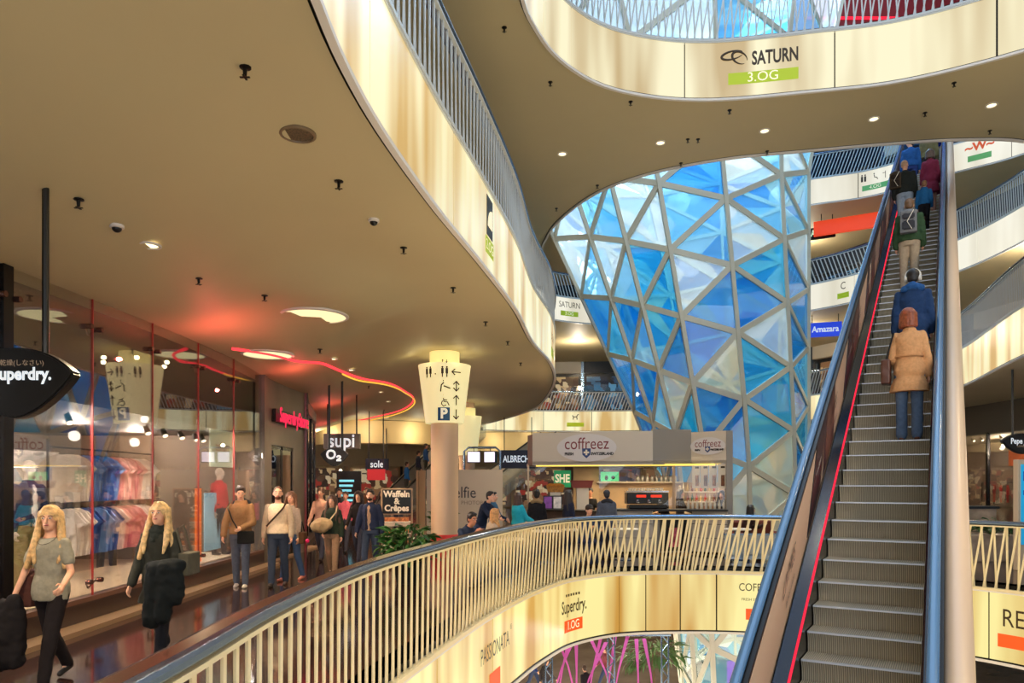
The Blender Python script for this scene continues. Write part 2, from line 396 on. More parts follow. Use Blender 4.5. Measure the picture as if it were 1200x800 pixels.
# outer walls of the building, up to the roof
m_wall = mat('wall_paint', (188, 172, 148), .7)
m_wallh = mat('upper_wall_blue_grey', (120, 140, 155), .6, nscale=.4)
for nm, b in (('wall_left', (BX0-.3, BX0, BY0, BY1, -6.5, ZR)), ('wall_right', (BX1, BX1+.3, BY0, BY1, -6.5, ZR)), ('wall_back', (BX0, BX1, BY1, BY1+.3, -6.5, ZR))):
    tag(B(nm, [b], m_wallh), kind='structure')
wf = empty('wall_front', (0, BY0, 0), kind='structure')      # glazed street side of the atrium, behind the viewer
for k in range(12): B('mullion', [(BX0+4*k-.1, BX0+4*k+.1, -.2, .2, -6.5, ZR)], m_truss, wf); B('pane', [(BX0+4*k+.1, BX0+4*k+3.9, -.02, .02, -6.5, ZR)], mroofglass, wf)

# ---------------------------------------------------------------- lit fascias
def fascia(n, g, zf, lit, a, b, joints=None, L=3.2):
    t = empty('trim_%d' % n, (0, 0, 0), kind='structure')
    strip('edge_backing', g, a, b, [(-.3, zf), (-.3, zf-1.38), (.0, zf-1.38), (.0, zf)], m_dark, t, .3)
    strip('white_lip', g, a, b, [(.035, zf-1.45), (.1, zf-1.45), (.1, zf-1.40), (.035, zf-1.40)], m_lip, t, .25)
    strip('dark_reveal', g, a, b, [(.0, zf-1.40), (.075, zf-1.40), (.075, zf-1.375), (.0, zf-1.375)], m_dark, t, .3)
    strip('top_trim', g, a, b, [(-.05, zf-.15), (.09, zf-.15), (.09, zf-.08), (-.05, zf-.08)], m_slatg if n > 1 else m_lip, t, .25)
    if joints is None:
        joints = [a]; 
        while joints[-1] < b-.5: joints.append(min(b, joints[-1]+L))
    for u, v in zip(joints, joints[1:]):
        strip('light_panel', g, u+.018, v-.018, [(.03, zf-1.37), (.07, zf-1.37), (.07, zf-.155), (.03, zf-.155)], lit, t, .2, uv=True)
    return t
def pxs(g, z, pts):      # arc lengths where the sight lines through pixel columns meet the curve
    out = []
    for x, y in pts:
        p = pz(x, y, z); out.append(g.near(p.x, p.y))
    return out
s1 = pxs(G1, Z1-.15, [(508, 770), (571, 723.6), (629, 692), (717, 672.5), (755, 672), (795, 672), (838, 672)])
j = sorted(s1); j = [j[0]-9, j[0]-6.6, j[0]-4.2, j[0]-2]+j
while j[-1] < G1.L-3.3: j.append(j[-1]+2.6)
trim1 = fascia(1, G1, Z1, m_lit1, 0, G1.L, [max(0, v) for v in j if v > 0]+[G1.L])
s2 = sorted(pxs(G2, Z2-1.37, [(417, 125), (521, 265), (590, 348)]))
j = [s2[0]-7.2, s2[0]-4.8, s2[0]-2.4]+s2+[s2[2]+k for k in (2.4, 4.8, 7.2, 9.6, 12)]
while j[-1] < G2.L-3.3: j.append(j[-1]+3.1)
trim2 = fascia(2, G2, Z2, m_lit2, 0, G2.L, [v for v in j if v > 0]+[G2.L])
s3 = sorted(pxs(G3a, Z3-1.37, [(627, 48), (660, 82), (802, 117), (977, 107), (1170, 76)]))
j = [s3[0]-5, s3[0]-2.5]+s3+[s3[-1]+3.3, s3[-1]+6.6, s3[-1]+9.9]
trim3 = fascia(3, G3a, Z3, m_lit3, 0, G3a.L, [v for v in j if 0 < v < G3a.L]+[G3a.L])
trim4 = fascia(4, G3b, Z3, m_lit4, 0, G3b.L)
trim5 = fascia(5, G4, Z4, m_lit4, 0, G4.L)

# ---------------------------------------------------------------- balustrades
slatme = {}
def slatmesh(w, h, d, m):
    k = (w, round(h, 2), d, m.name)
    if k not in slatme:
        bm = bmesh.new(); bbox(bm, -w/2, w/2, -d/2, d/2, 0, h); me = bpy.data.meshes.new('slat'); bm.to_mesh(me); bm.free(); me.materials.append(m); slatme[k] = me
    return slatme[k]
def fence(g, a, b, zf, m, pitch, lean, label, group=None, w=.035, max_parts=300, off=.055, zr=1.15, railm=None, two=True, focus=None):
    t = empty('balustrade', tuple(g.at((a+b)/2)[0])+(zf,), 0, label, 'balustrade', group)
    inv = Matrix.Translation(-Vector(t.location))
    def P(o): o.data.transform(inv); o.parent = t; return o
    zt = zf+zr; zb = zf-.1
    P(strip('handrail', g, a, b, [(-.1, zt-.05), (-.085, zt-.01), (-.03, zt+.01), (.025, zt-.005), (.035, zt-.05), (-.03, zt-.085)], railm or m_rail, None, .15))
    P(strip('steel_tube', g, a, b, [(.05, zt-.03), (.06, zt-.008), (.085, zt), (.105, zt-.012), (.11, zt-.035), (.08, zt-.06)], m_steel, None, .15))
    P(strip('top_bar', g, a, b, [(.03, zt-.1), (.09, zt-.1), (.09, zt-.075), (.03, zt-.075)], m, None, .2))
    P(strip('bottom_bar', g, a, b, [(.02, zb-.02), (.1, zb-.02), (.1, zb+.03), (.02, zb+.03)], m, None, .2))
    H = zt-.08-zb; items = []
    for layer in ((0, 1) if two else (0,)):
        s = a+pitch*.5+layer*pitch*.5; k = 0
        while s < b:
            le = lean(s, layer)
            items.append((s, layer, le)); s += pitch; k += 1
    f = focus if focus is not None else (a+b)/2
    items.sort(key=lambda i: abs(i[0]-f))
    rest = bmesh.new()
    for idx, (s, layer, le) in enumerate(items):
        q, n = g.at(s); d = Vector((-n.y, n.x)) if True else None
        # small twist so the slat follows the curve between its two ends
        q0, n0 = g.at(s-le/2); q1, n1 = g.at(s+le/2); o = off-.03*layer
        A = Vector((q0.x+n0.x*o, q0.y+n0.y*o, zb)); Bt = Vector((q1.x+n1.x*o, q1.y+n1.y*o, zt-.08))
        up = (Bt-A); L = up.length; up.normalize(); nn = Vector((n.x, n.y, 0)); nn = (nn-up*nn.dot(up)).normalized(); tx = nn.cross(up)
        M = Matrix(((tx.x, nn.x, up.x, A.x), (tx.y, nn.y, up.y, A.y), (tx.z, nn.z, up.z, A.z), (0, 0, 0, 1)))
        if idx < max_parts:
            ob = bpy.data.objects.new('slat', slatmesh(w, H, .012, m)); COL.objects.link(ob); ob.parent = t
            ob.matrix_local = inv @ M @ Matrix.Diagonal((1, 1, L/H, 1))
        else:
            v = box(rest, (0, 0, L/2), (w, .012, L), M=M)
    if len(items) > max_parts:
        o = obj('slats', rest, m, t); o.data.transform(inv); o['kind'] = 'stuff'
    else: rest.free()
    return t
sr = G1.near(.5, 13.4)
def lean1(s, layer):
    k = sst((s-11.0)/6.5)
    return (.03+k*(.24+.07*math.sin(s*1.9))) if layer == 0 else k*(.03+.16*math.sin(s*1.15))
f1 = fence(G1, 4.6, G1.near(6.3, 15.5), 0, m_slat, .18, lean1, 'curved balustrade of cream slats with a brown handrail along the walkway and cafe void', w=.045, focus=10, two=True)
fence(G1, G1.near(6.3, 15.5)+.02, G1.L, 0, m_slat, .2, lambda s, l: .26+.08*math.sin(s*1.7) if l == 0 else .12*math.sin(s*1.3), 'cream slat balustrade on the right side, behind the foot of the escalator', w=.036, focus=G1.near(9.2, 12.7))
def lean2(s, layer): return (.04 if layer == 0 else -.1)+.03*math.sin(s*1.7)
fence(G2, 4, G2.near(1.3, 25), Z2, m_slatg, .19, lean2, 'large pale slat balustrade one floor up, curving over the walkway', w=.036, max_parts=300, focus=14)
def far(g, a, b, z, label, pitch=.2, le=.42, w=.05): fence(g, a, b, z, m_slatg, pitch, lambda s, l: le, label, w=w, max_parts=0, two=False)
far(G2, G2.near(-1, 38.5), G2.near(14.5, 40), Z2, 'distant balustrade of slanting slats above the coffee kiosk, left of the glass funnel')
far(G2, G2.near(14.5, 40)+.02, G2.near(16.5, 29), Z2, 'distant balustrade seen between the glass funnel and the escalator, lowest one there')
far(G2, G2.near(16.5, 29)+.02, G2.L, Z2, 'balustrade right of the escalator above the shop with the dark round hanging sign', .11, .1, .034)
fence(G3a, 6, G3a.L-6, Z3, m_slatg, .17, lambda s, l: .2 if l == 0 else -.06, 'slat balustrade on the lit bridge at the top of the photo', w=.03, focus=G3a.near(4.4, 16.35))
far(G3b, G3b.near(12.9, 18.2), G3b.near(17.8, 31), Z3, 'balustrade of the gallery right of the escalator, second from the top', .13, .1)
far(G3b, G3b.near(17.8, 31)+.02, G3b.near(10, 39.2), Z3, 'distant blue-grey slat balustrade left of the escalator, below the red shop sign')
far(G3b, G3b.near(10, 39.2)+.02, G3b.near(.9, 30), Z3, 'distant slat balustrade left of the glass funnel, one floor above the kiosk gallery')
far(G4, G4.near(3, 37), G4.near(20, 33), Z4, 'uppermost slanting slat balustrade left of the top of the escalator', .16, .42, .045)
far(G4, G4.near(20, 33)+.6, G4.L-8, Z4, 'uppermost balustrade right of the top of the escalator', .16, .3, .045)

# ---------------------------------------------------------------- lettering and boards on the fascias
def board(g, z0, px, py, wx, wy, m, name='colour_board', par=None, dz=0):
    p = pz(px, py, z0) ; s = g.near(p.x, p.y); me = flat(rect(0, 0, wx, wy)); return on_path(name, g, s, z0+dz, me, m, .075, par, dirn(g, s)), s
def dirn(g, s):
    # +1 when growing arc length runs to the right as seen from the void
    q, n = g.at(s); q2, _ = g.at(s+.1); d = q2-q; return 1 if (n.x*d.y-n.y*d.x) > 0 else -1
def word(body, g, s, z, size, m, par, sx=1, bold=0, ds=0, name='lettering', **k):
    me = text_mesh(body, size, sx=sx, bold=bold, **k); f = dirn(g, s); return on_path(name, g, s+f*ds, z, me, m, .082, par, f)
# bridge at the top
b, s = board(G3a, Z3-.98, 893, 91, 1.5, .26, m_lime, par=trim3)
word('3.OG', G3a, s, Z3-.98, .3, m_creamtxt, trim3)
word('SATURN', G3a, s, Z3-.57, .42, m_bronze, trim3, sx=.62, bold=.012, ds=.26)
bm = bmesh.new()
for (a, bb, r1, cx, cy) in ((.24, .09, 10, -.66, -.55), (.18, .12, -35, -.50, -.62)):
    pts = [Vector((cx+a*math.cos(u)*math.cos(math.radians(r1))-bb*math.sin(u)*math.sin(math.radians(r1)), cy+.1+a*math.cos(u)*math.sin(math.radians(r1))+bb*math.sin(u)*math.cos(math.radians(r1)), 0)) for u in [2*PI*i/24*.88+.3 for i in range(25)]]
    tube(bm, pts, [.006+.022*math.sin(PI*i/24) for i in range(25)], 6)
me = bpy.data.meshes.new('ring_emblem'); bm.to_mesh(me); bm.free()
on_path('ring_emblem', G3a, s, Z3, me, m_bronze, .08, trim3, dirn(G3a, s))
# one floor up, left gallery
p = pz(561, 286, Z2-.95); s = G2.near(p.x, p.y)
me = flat(rect(0, 0, .55, .26)); on_path('colour_board', G2, s, Z2-1.02, me, m_lime, .075, trim2, dirn(G2, s)); word('2.OG', G2, s, Z2-1.02, .22, m_creamtxt, trim2)
me = flat(rect(0, 0, .42, .62)); on_path('dark_board', G2, s, Z2-.55, me, mat('dark_board', (52, 52, 50), .5), .075, trim2, dirn(G2, s))
bm = bmesh.new()
for k in range(3):
    a = [(.02+.05*k, -.14)]+[(-.13+.05*k+.15*math.sin(u), -.1+.22*math.sin(u)*1) for u in [i*.2 for i in range(1)]]
pts = [(-.15, -.18)]+[(-.15+.3*(1-math.cos(i*PI/16)), -.18+.3*math.sin(i*PI/16)) for i in range(9)]+[(.15, -.18)]
prism(bm, pts, 0, .006); me = bpy.data.meshes.new('arch_emblem'); bm.to_mesh(me); bm.free()
on_path('arch_emblem', G2, s, Z2-.53, me, m_creamtxt, .081, trim2, dirn(G2, s))
p = pz(650, 395, Z2-1.0); s = G2.near(p.x, p.y); s = G2.near(1.1, 20.5)
me = flat(rect(0, 0, .8, .26)); on_path('colour_board', G2, s, Z2-1.05, me, m_lime, .075, trim2, dirn(G2, s)); word('SATURN', G2, s, Z2-.65, .3, m_bronze, trim2, sx=.8)
# distant galleries
def farboard(g, par, z, px, py, wx, m, txt=None, size=.3, up=.42, tm=None, txt2=None, sx=.8):
    b, s = board(g, z-.98, px, py, wx, .26, m, par=par)
    if txt: word(txt, g, s, z-.98+up, size, tm or m_bronze, par, sx=sx)
    if txt2: word(txt2, g, s, z-.98, .24, m_creamtxt, par)
    return s
farboard(G3b, trim4, Z3, 661, 370, 1.1, m_lime, 'SATURN', .44, .45, txt2='3.OG')
s = farboard(G2, trim2, Z2, 673, 498, 1.1, m_lime)
bm = bmesh.new()      # small standing animal emblem
for pts in ([(-.13, 0, 0), (.1, .02, 0)], [(-.12, 0, 0), (-.14, -.16, 0)], [(.09, 0, 0), (.11, -.16, 0)], [(.08, .03, 0), (.15, .16, 0), (.22, .15, 0)], [(-.12, .02, 0), (-.2, .1, 0)]): tube(bm, pts, .03, 5)
me = bpy.data.meshes.new('animal_emblem'); bm.to_mesh(me); bm.free(); on_path('animal_emblem', G2, s, Z2-.5, me, m_bronze, .085, trim2, dirn(G2, s))
s = farboard(G3b, trim4, Z3, 993, 347, .6, m_lime, 'C', .5, .45)
def icons(g, par, s, z, k=1.0, mm=None):
    f = dirn(g, s)
    for i, dx in enumerate((-.55, -.42, 0, .42)):
        bm = bmesh.new()
        if i < 2: ell(bm, (0, .17, 0), (.035, .035, .01), seg=8, rings=4); box(bm, (0, 0, 0), (.085, .24, .01))
        elif i == 2: tube(bm, [(-.05, .1, 0), (-.02, -.02, 0), (.06, -.03, 0), (.1, -.12, 0)], .018, 5); ell(bm, (-.05, .15, 0), (.03, .03, .01), seg=8, rings=4)
        else: box(bm, (0, 0, 0), (.02, .3, .01)); box(bm, (-.06, .08, 0), (.1, .02, .01))
        bmesh.ops.scale(bm, vec=(k, k, 1), verts=bm.verts); bmesh.ops.translate(bm, vec=(dx*k, 0, 0), verts=bm.verts)
        me = bpy.data.meshes.new('pictogram'); bm.to_mesh(me); bm.free(); on_path('pictogram', g, s, z, me, mm or m_bronze, .085, par, f)
s = farboard(G4, trim5, Z4, 1028, 221, 1.2, m_green, txt2='4.OG'); icons(G4, trim5, s, Z4-.52, 1.1)
s = farboard(G4, trim5, Z4, 1150, 186, .9, m_green)
me = text_mesh('~W~', .5, bold=.02); on_path('script_emblem', G4, s, Z4-.5, me, m_orange, .085, trim5, dirn(G4, s))
# this floor
b, s = board(G1, Z1-1.02, 665, 731, .72, .24, m_orange, par=trim1)
word('1.OG', G1, s, -1.02, .24, m_creamtxt, trim1, sx=.9); word('Superdry.', G1, s, -.64, .36, m_bronze, trim1, sx=.72, bold=.006)
for i in range(6): me = flat(rect(-.27+.1*i, 0, .06, .05), .003, 9); on_path('small_glyph', G1, s, -.40, me, m_bronze, .08, trim1, dirn(G1, s))
b, s = board(G1, Z1-1.1, 552, 795, .55, .3, m_orange, par=trim1)
word('PASSIONATA', G1, s, -.62, .34, m_bronze, trim1, sx=.75); word('®', G1, s, -.46, .12, m_bronze, trim1, ds=.85)
b, s = board(G1, Z1-1.0, 893, 727, .6, .24, m_orange, par=trim1)
word('COFFREEZ', G1, s, -.42, .24, m_bronze, trim1, sx=.8); word('FRESH SWITZERLAND', G1, s, -.68, .08, m_bronze, trim1)
s0_ = G1.near(7.2, 15.0); s = min((s0_+.02*k for k in range(300)), key=lambda t: abs(600+FP*G1.at(t)[0].x/G1.at(t)[0].y-1172))+.475
on_path('colour_board', G1, s, -1.0, flat(rect(0, 0, .95, .24)), m_orange, .075, trim1, dirn(G1, s))
word('RESERVED', G1, s, -.6, .46, m_bronze, trim1, sx=.8, ds=.42)
# ---------------------------------------------------------------- glass funnel with its steel lattice
m_fun = mat('funnel_steel', (192, 190, 174), .45, .1)
def pcol(X12, slope, D, z0):
    def f(z):
        zz = z if z > 3 else 3+(z-3)*.25
        k = max(0, z-15)*.05
        return Vector((X12+slope*(zz-12)+(X12-8)*k, D+(D-30)*k*1.2, z))
    return f, z0
FC = [pcol(1.74, -.463, 30, 7.2), pcol(2.8, -.34, 28, 6.6), pcol(3.9, -.256, 26.8, 6.03), pcol(5.36, -.169, 26, 5.45), pcol(7.6, -.09, 25.8, 4.83), pcol(10.07, -.049, 27, 3.8), pcol(12.04, 0, 29.5, 2.6),
      pcol(11.9, .02, 32, 2.1), pcol(9.9, -.05, 34, 1.7), pcol(7.3, -.2, 34.6, 1.3), pcol(4.6, -.35, 33.6, .9), pcol(2.6, -.45, 32, .5), (FC0 := pcol(1.74, -.463, 30, .06))]
DZ = 2.38
def fn(i, j):
    f, z0 = FC[i]; z = z0+DZ*j; return f(max(-6.4, min(25.6, z)))
fun = empty('glass_funnel', (7.5, 30, -6.5), 0, 'giant funnel of triangular blue glass panes in a pale steel lattice behind the kiosk', 'glass funnel')
finv = Matrix.Translation(-Vector(fun.location))
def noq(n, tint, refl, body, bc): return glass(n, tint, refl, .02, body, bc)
PM = [noq('pane_refl_sky', (.42, .78, 1), .07, .34, (.26, .68, 1)), noq('pane_refl_deep', (.10, .45, .85), .08, .4, (.0, .27, .75)), noq('pane_refl_cyan', (.2, .68, .92), .07, .38, (.02, .50, .88)),  # reflections in the glass are put into the tint of each pane
      noq('pane_refl_white', (.85, .95, 1), .06, .45, (.94, .98, 1)), noq('pane_refl_cream', (1, .9, .7), .07, .45, (1, .86, .6)), noq('pane_clear', (.7, .9, 1), .12, .1, (.6, .85, 1))]
RM = [glass('rear_'+n_, tn_, .03, .02, .75, tn_) for n_, tn_ in (('sky', (.35, .75, 1)), ('deep', (.02, .32, .8)), ('cyan', (.05, .6, .92)), ('white', (.95, .98, 1)), ('cream', (1, .86, .62)))]  # rear panes carry the same painted-in reflections
for z_ in (3, 8, 13, 18): lamp('POINT', (7.4, 30, z_), {3: 70, 8: 100, 13: 150, 18: 200}[z_], (.86, .94, 1), .6, name='funnel_fill')  # added lamps inside the funnel, standing in for daylight
rnd = random.Random(21)
backp = bmesh.new(); backb = bmesh.new()
def pane_mesh(a, b, c, m, parts=True):
    c0 = (a+b+c)/3; n = (b-a).cross(c-a).normalized(); vs = []
    for p in (a, b, c): vs.append(p+(c0-p)*.02)
    v2 = [v+n*.02 for v in vs]
    return vs, v2
nparts = 0
for i in range(len(FC)-1):
    for j in range(-6, 11):
        front = i < 6
        A = fn(i, j); A1 = fn(i, j+1); Bq = fn(i+1, j); B1 = fn(i+1, j+1); 
        if A1.z <= -6.3 or A.z >= 25.5: continue
        edges = [(A, A1, .14), (A, Bq, .10), (A, B1, .11)]
        if front:
            for a, b, wd in edges:
                if (a-b).length < .4: continue
                bm = bmesh.new(); beam(bm, a, b, wd, .2); bmesh.ops.transform(bm, matrix=finv, verts=bm.verts); obj('beam', bm, m_fun, fun)
            if i == 5:
                bm = bmesh.new(); beam(bm, Bq, B1, .14, .2); bmesh.ops.transform(bm, matrix=finv, verts=bm.verts); obj('beam', bm, m_fun, fun)
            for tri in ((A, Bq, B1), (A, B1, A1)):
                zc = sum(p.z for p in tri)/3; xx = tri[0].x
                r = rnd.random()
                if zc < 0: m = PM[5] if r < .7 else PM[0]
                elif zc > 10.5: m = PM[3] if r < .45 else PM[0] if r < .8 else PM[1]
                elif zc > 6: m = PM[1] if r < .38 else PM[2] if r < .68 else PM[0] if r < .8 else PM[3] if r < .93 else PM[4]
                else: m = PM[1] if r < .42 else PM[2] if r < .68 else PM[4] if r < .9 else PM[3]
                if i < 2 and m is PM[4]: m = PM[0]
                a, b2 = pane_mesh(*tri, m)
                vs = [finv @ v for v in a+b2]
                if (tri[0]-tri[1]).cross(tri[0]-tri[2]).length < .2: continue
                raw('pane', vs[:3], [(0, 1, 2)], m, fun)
                # inner glazing bars of a pane meet at its middle
        else:
            for a, b, wd in edges:
                if (a-b).length > .4: beam(backb, a, b, wd*.8, .16)
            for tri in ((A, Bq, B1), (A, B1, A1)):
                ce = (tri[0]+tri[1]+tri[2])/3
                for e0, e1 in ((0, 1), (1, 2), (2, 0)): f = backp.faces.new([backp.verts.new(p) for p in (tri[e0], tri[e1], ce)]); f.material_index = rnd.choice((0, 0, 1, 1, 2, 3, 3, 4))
bmesh.ops.transform(backb, matrix=finv, verts=backb.verts); o = obj('rear_lattice', backb, m_fun, fun); o['kind'] = 'stuff'
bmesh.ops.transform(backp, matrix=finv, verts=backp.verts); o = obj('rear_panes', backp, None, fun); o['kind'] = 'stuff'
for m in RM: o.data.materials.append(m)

# ---------------------------------------------------------------- escalator
UH = Vector((.5145, .8575)); NH = Vector((.8575, -.5145)); H0 = -5.55; TAN = .57735
def E(s, L, h): return Vector((UH.x*s+NH.x*L, UH.y*s+NH.y*L, EYE.z+TAN*s+H0+h))
S0, S1 = -3.6, 36.3
esc = empty('escalator', E(S0, -.65, -.3), 0, 'long steep escalator with grey steps, red light line and blue-lit handrails', 'escalator')
einv = Matrix.Translation(-Vector(esc.location))
def eobj(name, bm, m, smooth=False):
    bmesh.ops.transform(bm, matrix=einv, verts=bm.verts); return obj(name, bm, m, esc, smooth)
def eext(name, prof, m, a=S0, b=S1, smooth=False):
    bm = bmesh.new(); A = [bm.verts.new(E(a, l, h)) for l, h in prof]; Bv = [bm.verts.new(E(b, l, h)) for l, h in prof]; n = len(prof)
    for k in range(n): bm.faces.new((A[k], A[(k+1) % n], Bv[(k+1) % n], Bv[k]))
    bm.faces.new(A[::-1]); bm.faces.new(Bv); return eobj(name, bm, m, smooth)
m_step = bpy.data.materials.new('ribbed_aluminium'); m_step.use_nodes = True; t = m_step.node_tree; b = t.nodes['Principled BSDF']
b.inputs['Base Color'].default_value = (.34, .31, .26, 1); b.inputs['Metallic'].default_value = .2; b.inputs['Roughness'].default_value = .42
tcn = t.nodes.new('ShaderNodeTexCoord'); wv = t.nodes.new('ShaderNodeTexWave'); wv.inputs['Scale'].default_value = 18; wv.wave_type = 'BANDS'; wv.bands_direction = 'X'
t.links.new(tcn.outputs['Object'], wv.inputs['Vector']); bp = t.nodes.new('ShaderNodeBump'); bp.inputs['Strength'].default_value = .7; bp.inputs['Distance'].default_value = .01
t.links.new(wv.outputs['Fac'], bp.inputs['Height']); t.links.new(bp.outputs[0], b.inputs['Normal'])
rp = t.nodes.new('ShaderNodeValToRGB'); rp.color_ramp.elements[0].color = (.27, .23, .16, 1); rp.color_ramp.elements[1].color = (.62, .54, .40, 1); rp.color_ramp.elements[0].position = .1; rp.color_ramp.elements[1].position = .6
t.links.new(wv.outputs['Fac'], rp.inputs['Fac']); t.links.new(rp.outputs[0], b.inputs['Base Color'])
m_nose = mat('step_nosing', (205, 208, 212), .35, .5)
DS = .335; W0, W1 = -1.12, -.19; WM = (W0+W1)/2; WW = W1-W0
RISE = DS*TAN
bm = bmesh.new()    # one step in local axes: x across, y forward along the run, z up; tread top at z=0
prof = [(0, 0), (.012, -.02), (.03, -.06), (.045, -.11), (.05, -RISE-.02), (DS+.06, -RISE-.02), (DS+.06, 0)]
A = [bm.verts.new((-WW/2, y, z)) for y, z in prof]; Bv = [bm.verts.new((WW/2, y, z)) for y, z in prof]
for k in range(len(prof)): bm.faces.new((A[k], A[(k+1) % 7], Bv[(k+1) % 7], Bv[k]))
bm.faces.new(A[::-1]); bm.faces.new(Bv); bmesh.ops.recalc_face_normals(bm, faces=bm.faces)
stepme = bpy.data.meshes.new('step'); bm.to_mesh(stepme); bm.free(); stepme.materials.append(m_step)
bm = bmesh.new(); bbox(bm, -WW/2, WW/2, -.004, .03, -.012, .004); nme = bpy.data.meshes.new('nosing'); bm.to_mesh(nme); bm.free(); nme.materials.append(m_nose)
ang = -math.atan2(UH.x, UH.y)
NST = int((S1-S0)/DS)
def step_s(k): return S0+.1+k*DS
for k in range(NST):
    o = bpy.data.objects.new('step', stepme); COL.objects.link(o); o.parent = esc; o.location = einv @ E(step_s(k), WM, 0); o.rotation_euler = (0, 0, ang)
    q = bpy.data.objects.new('nosing', nme); COL.objects.link(q); q.parent = o
def on_step(x, y):
    """step and point where the sight line through pixel x, y meets the flight"""
    best = None
    for k in range(NST):
        z = E(step_s(k), 0, 0).z
        d = Vector(((x-600)/FP, 1, (HOR-y)/FP)); t_ = (z-EYE.z)/d.z if abs(d.z) > 1e-6 else 0
        if t_ <= 0: continue
        p = EYE+d*t_; s = p.x*UH.x+p.y*UH.y; e = abs(s-(step_s(k)+.2))
        if best is None or e < best[0]: best = (e, k, p)
    k = best[1]; p = best[2]; L = max(W0+.2, min(W1-.2, p.x*NH.x+p.y*NH.y)); q = E(step_s(k)+.2, L, 0); q.z = E(step_s(k), 0, 0).z
    return q
m_skirt = mat('black_skirt', (30, 30, 36), .25, .5)
m_redline = glow('red_line', (255, 45, 70), 1.3)
m_hand = mat('handrail_rubber', (70, 112, 152), .22, .1, spec=.8)
m_clad = mat('beige_cladding', (206, 178, 150), .35)
eext('skirt', [(W0-.01, -.32), (W0-.01, .16), (W0-.06, .19), (W0-.06, -.32)], m_skirt)
eext('skirt', [(W1+.01, -.32), (W1+.01, .16), (W1+.04, .19), (W1+.04, -.32)], m_skirt)
eext('red_light_line', [(W0-.012, .162), (W0-.012, .178), (W0-.028, .19), (W0-.028, .172)], m_redline)
eext('inner_deck', [(W0-.03, .185), (W0-.13, .25), (W0-.13, .21), (W0-.03, .15)], mat('deck_steel', (70, 80, 98), .18, .8))
eext('inner_deck', [(W1+.04, .185), (W1+.06, .22), (W1+.06, .17), (W1+.04, .15)], m_skirt)
eext('balustrade_panel', [(W0-.15, .2), (W0-.15, .9), (W0-.19, .9), (W0-.19, .2)], mat('panel_beige', (222, 186, 154), .35))
eext('balustrade_panel', [(W1+.05, .15), (W1+.05, .9), (W1+.075, .9), (W1+.075, .15)], m_skirt)
def oval(cx, cy, rx, ry, n=12): return [(cx+rx*math.cos(2*PI*k/n), cy+ry*math.sin(2*PI*k/n)) for k in range(n)]
eext('handrail', oval(W0-.22, .95, .042, .03), m_hand, smooth=True)
eext('handrail', oval(W1+.105, .95, .042, .03), m_hand, smooth=True)
eext('handrail_guide', [(W0-.2, .88), (W0-.14, .88), (W0-.14, .925), (W0-.2, .925)], m_dark)
eext('outer_cladding', oval(W1+.26, .80, .10, .13, 16), m_clad, smooth=True)
eext('outer_deck', [(W1+.13, .9), (W1+.17, .9), (W1+.17, .86), (W1+.13, .86)], m_dark)
eext('truss_casing', [(W0-.25, -.35), (W1+.3, -.35), (W1+.3, -.95), (W0-.25, -.95)], mat('casing_grey', (150, 146, 140), .5))
eext('outer_cladding', [(W0-.25, -.35), (W0-.25, .86), (W0-.28, .86), (W0-.28, -.9)], m_clad)
# printed advertising on the left inner panel: dark picture fields, pale fields, script
advm = [mat('ad_black', (26, 22, 22), .3), mat('ad_brown', (96, 66, 50), .35, nscale=3, namt=.8), mat('ad_beige', (226, 196, 166), .35, nscale=2, namt=.1), mat('ad_skin', (186, 128, 98), .35, nscale=4, namt=.5)]
def adpoly(pts, m, name='printed_panel'):
    bm = bmesh.new(); A = [bm.verts.new(E(s, W0-.149, h)) for s, h in pts]; Bv = [bm.verts.new(E(s, W0-.142, h)) for s, h in pts]
    bm.faces.new(A[::-1]); bm.faces.new(Bv)
    for k in range(len(pts)): bm.faces.new((A[k], A[(k+1) % len(pts)], Bv[(k+1) % len(pts)], Bv[k]))
    return eobj(name, bm, m)
for k in range(9):
    s = 7.9+k*3.1
    adpoly([(s+.25, .27), (s+1.5, .27), (s+1.75, .87), (s+.95, .87)], advm[0]); adpoly([(s+1.0, .30), (s+1.35, .30), (s+1.55, .80), (s+1.3, .82)], advm[3] if k % 2 else advm[2])
    adpoly([(s+1.52, .27), (s+2.3, .27), (s+2.5, .87), (s+1.78, .87)], advm[1])
def esc_text(body, s, h, size, m, shear=.4):
    me = text_mesh(body, size, shear=shear)
    for v in me.vertices: v.co = einv @ E(s+v.co.x, W0-.138, h+v.co.y)
    return link('printed_script', me, esc, None, m)
for k in range(6):
    s = 7.1+k*3.1; esc_text('LIVMES', s, .62, .2, m_black); esc_text('fashion vision', s+.05, .42, .08, m_black)
for k in range(5): esc_text('\u2022 \u2022 \u2022 fresh', 8.9+k*3.1, .6, .1, m_white)
for s_, l_ in ((6.5, 1.8), (13, 2.4)): lamp('POINT', E(s_, l_, 3.6), 170, WARM, .12, name='escalator_fill')  # added lamps that brighten the left panel, steps and riders
# end of the handrails and landing at the top
B('landing_plate', [(-1.2, .4, 0, 1.6, -.05, 0)], m_nose, esc).matrix_local = Matrix.Translation(einv @ E(S1, -.3, 0)) @ Matrix.Rotation(ang, 4, 'Z')

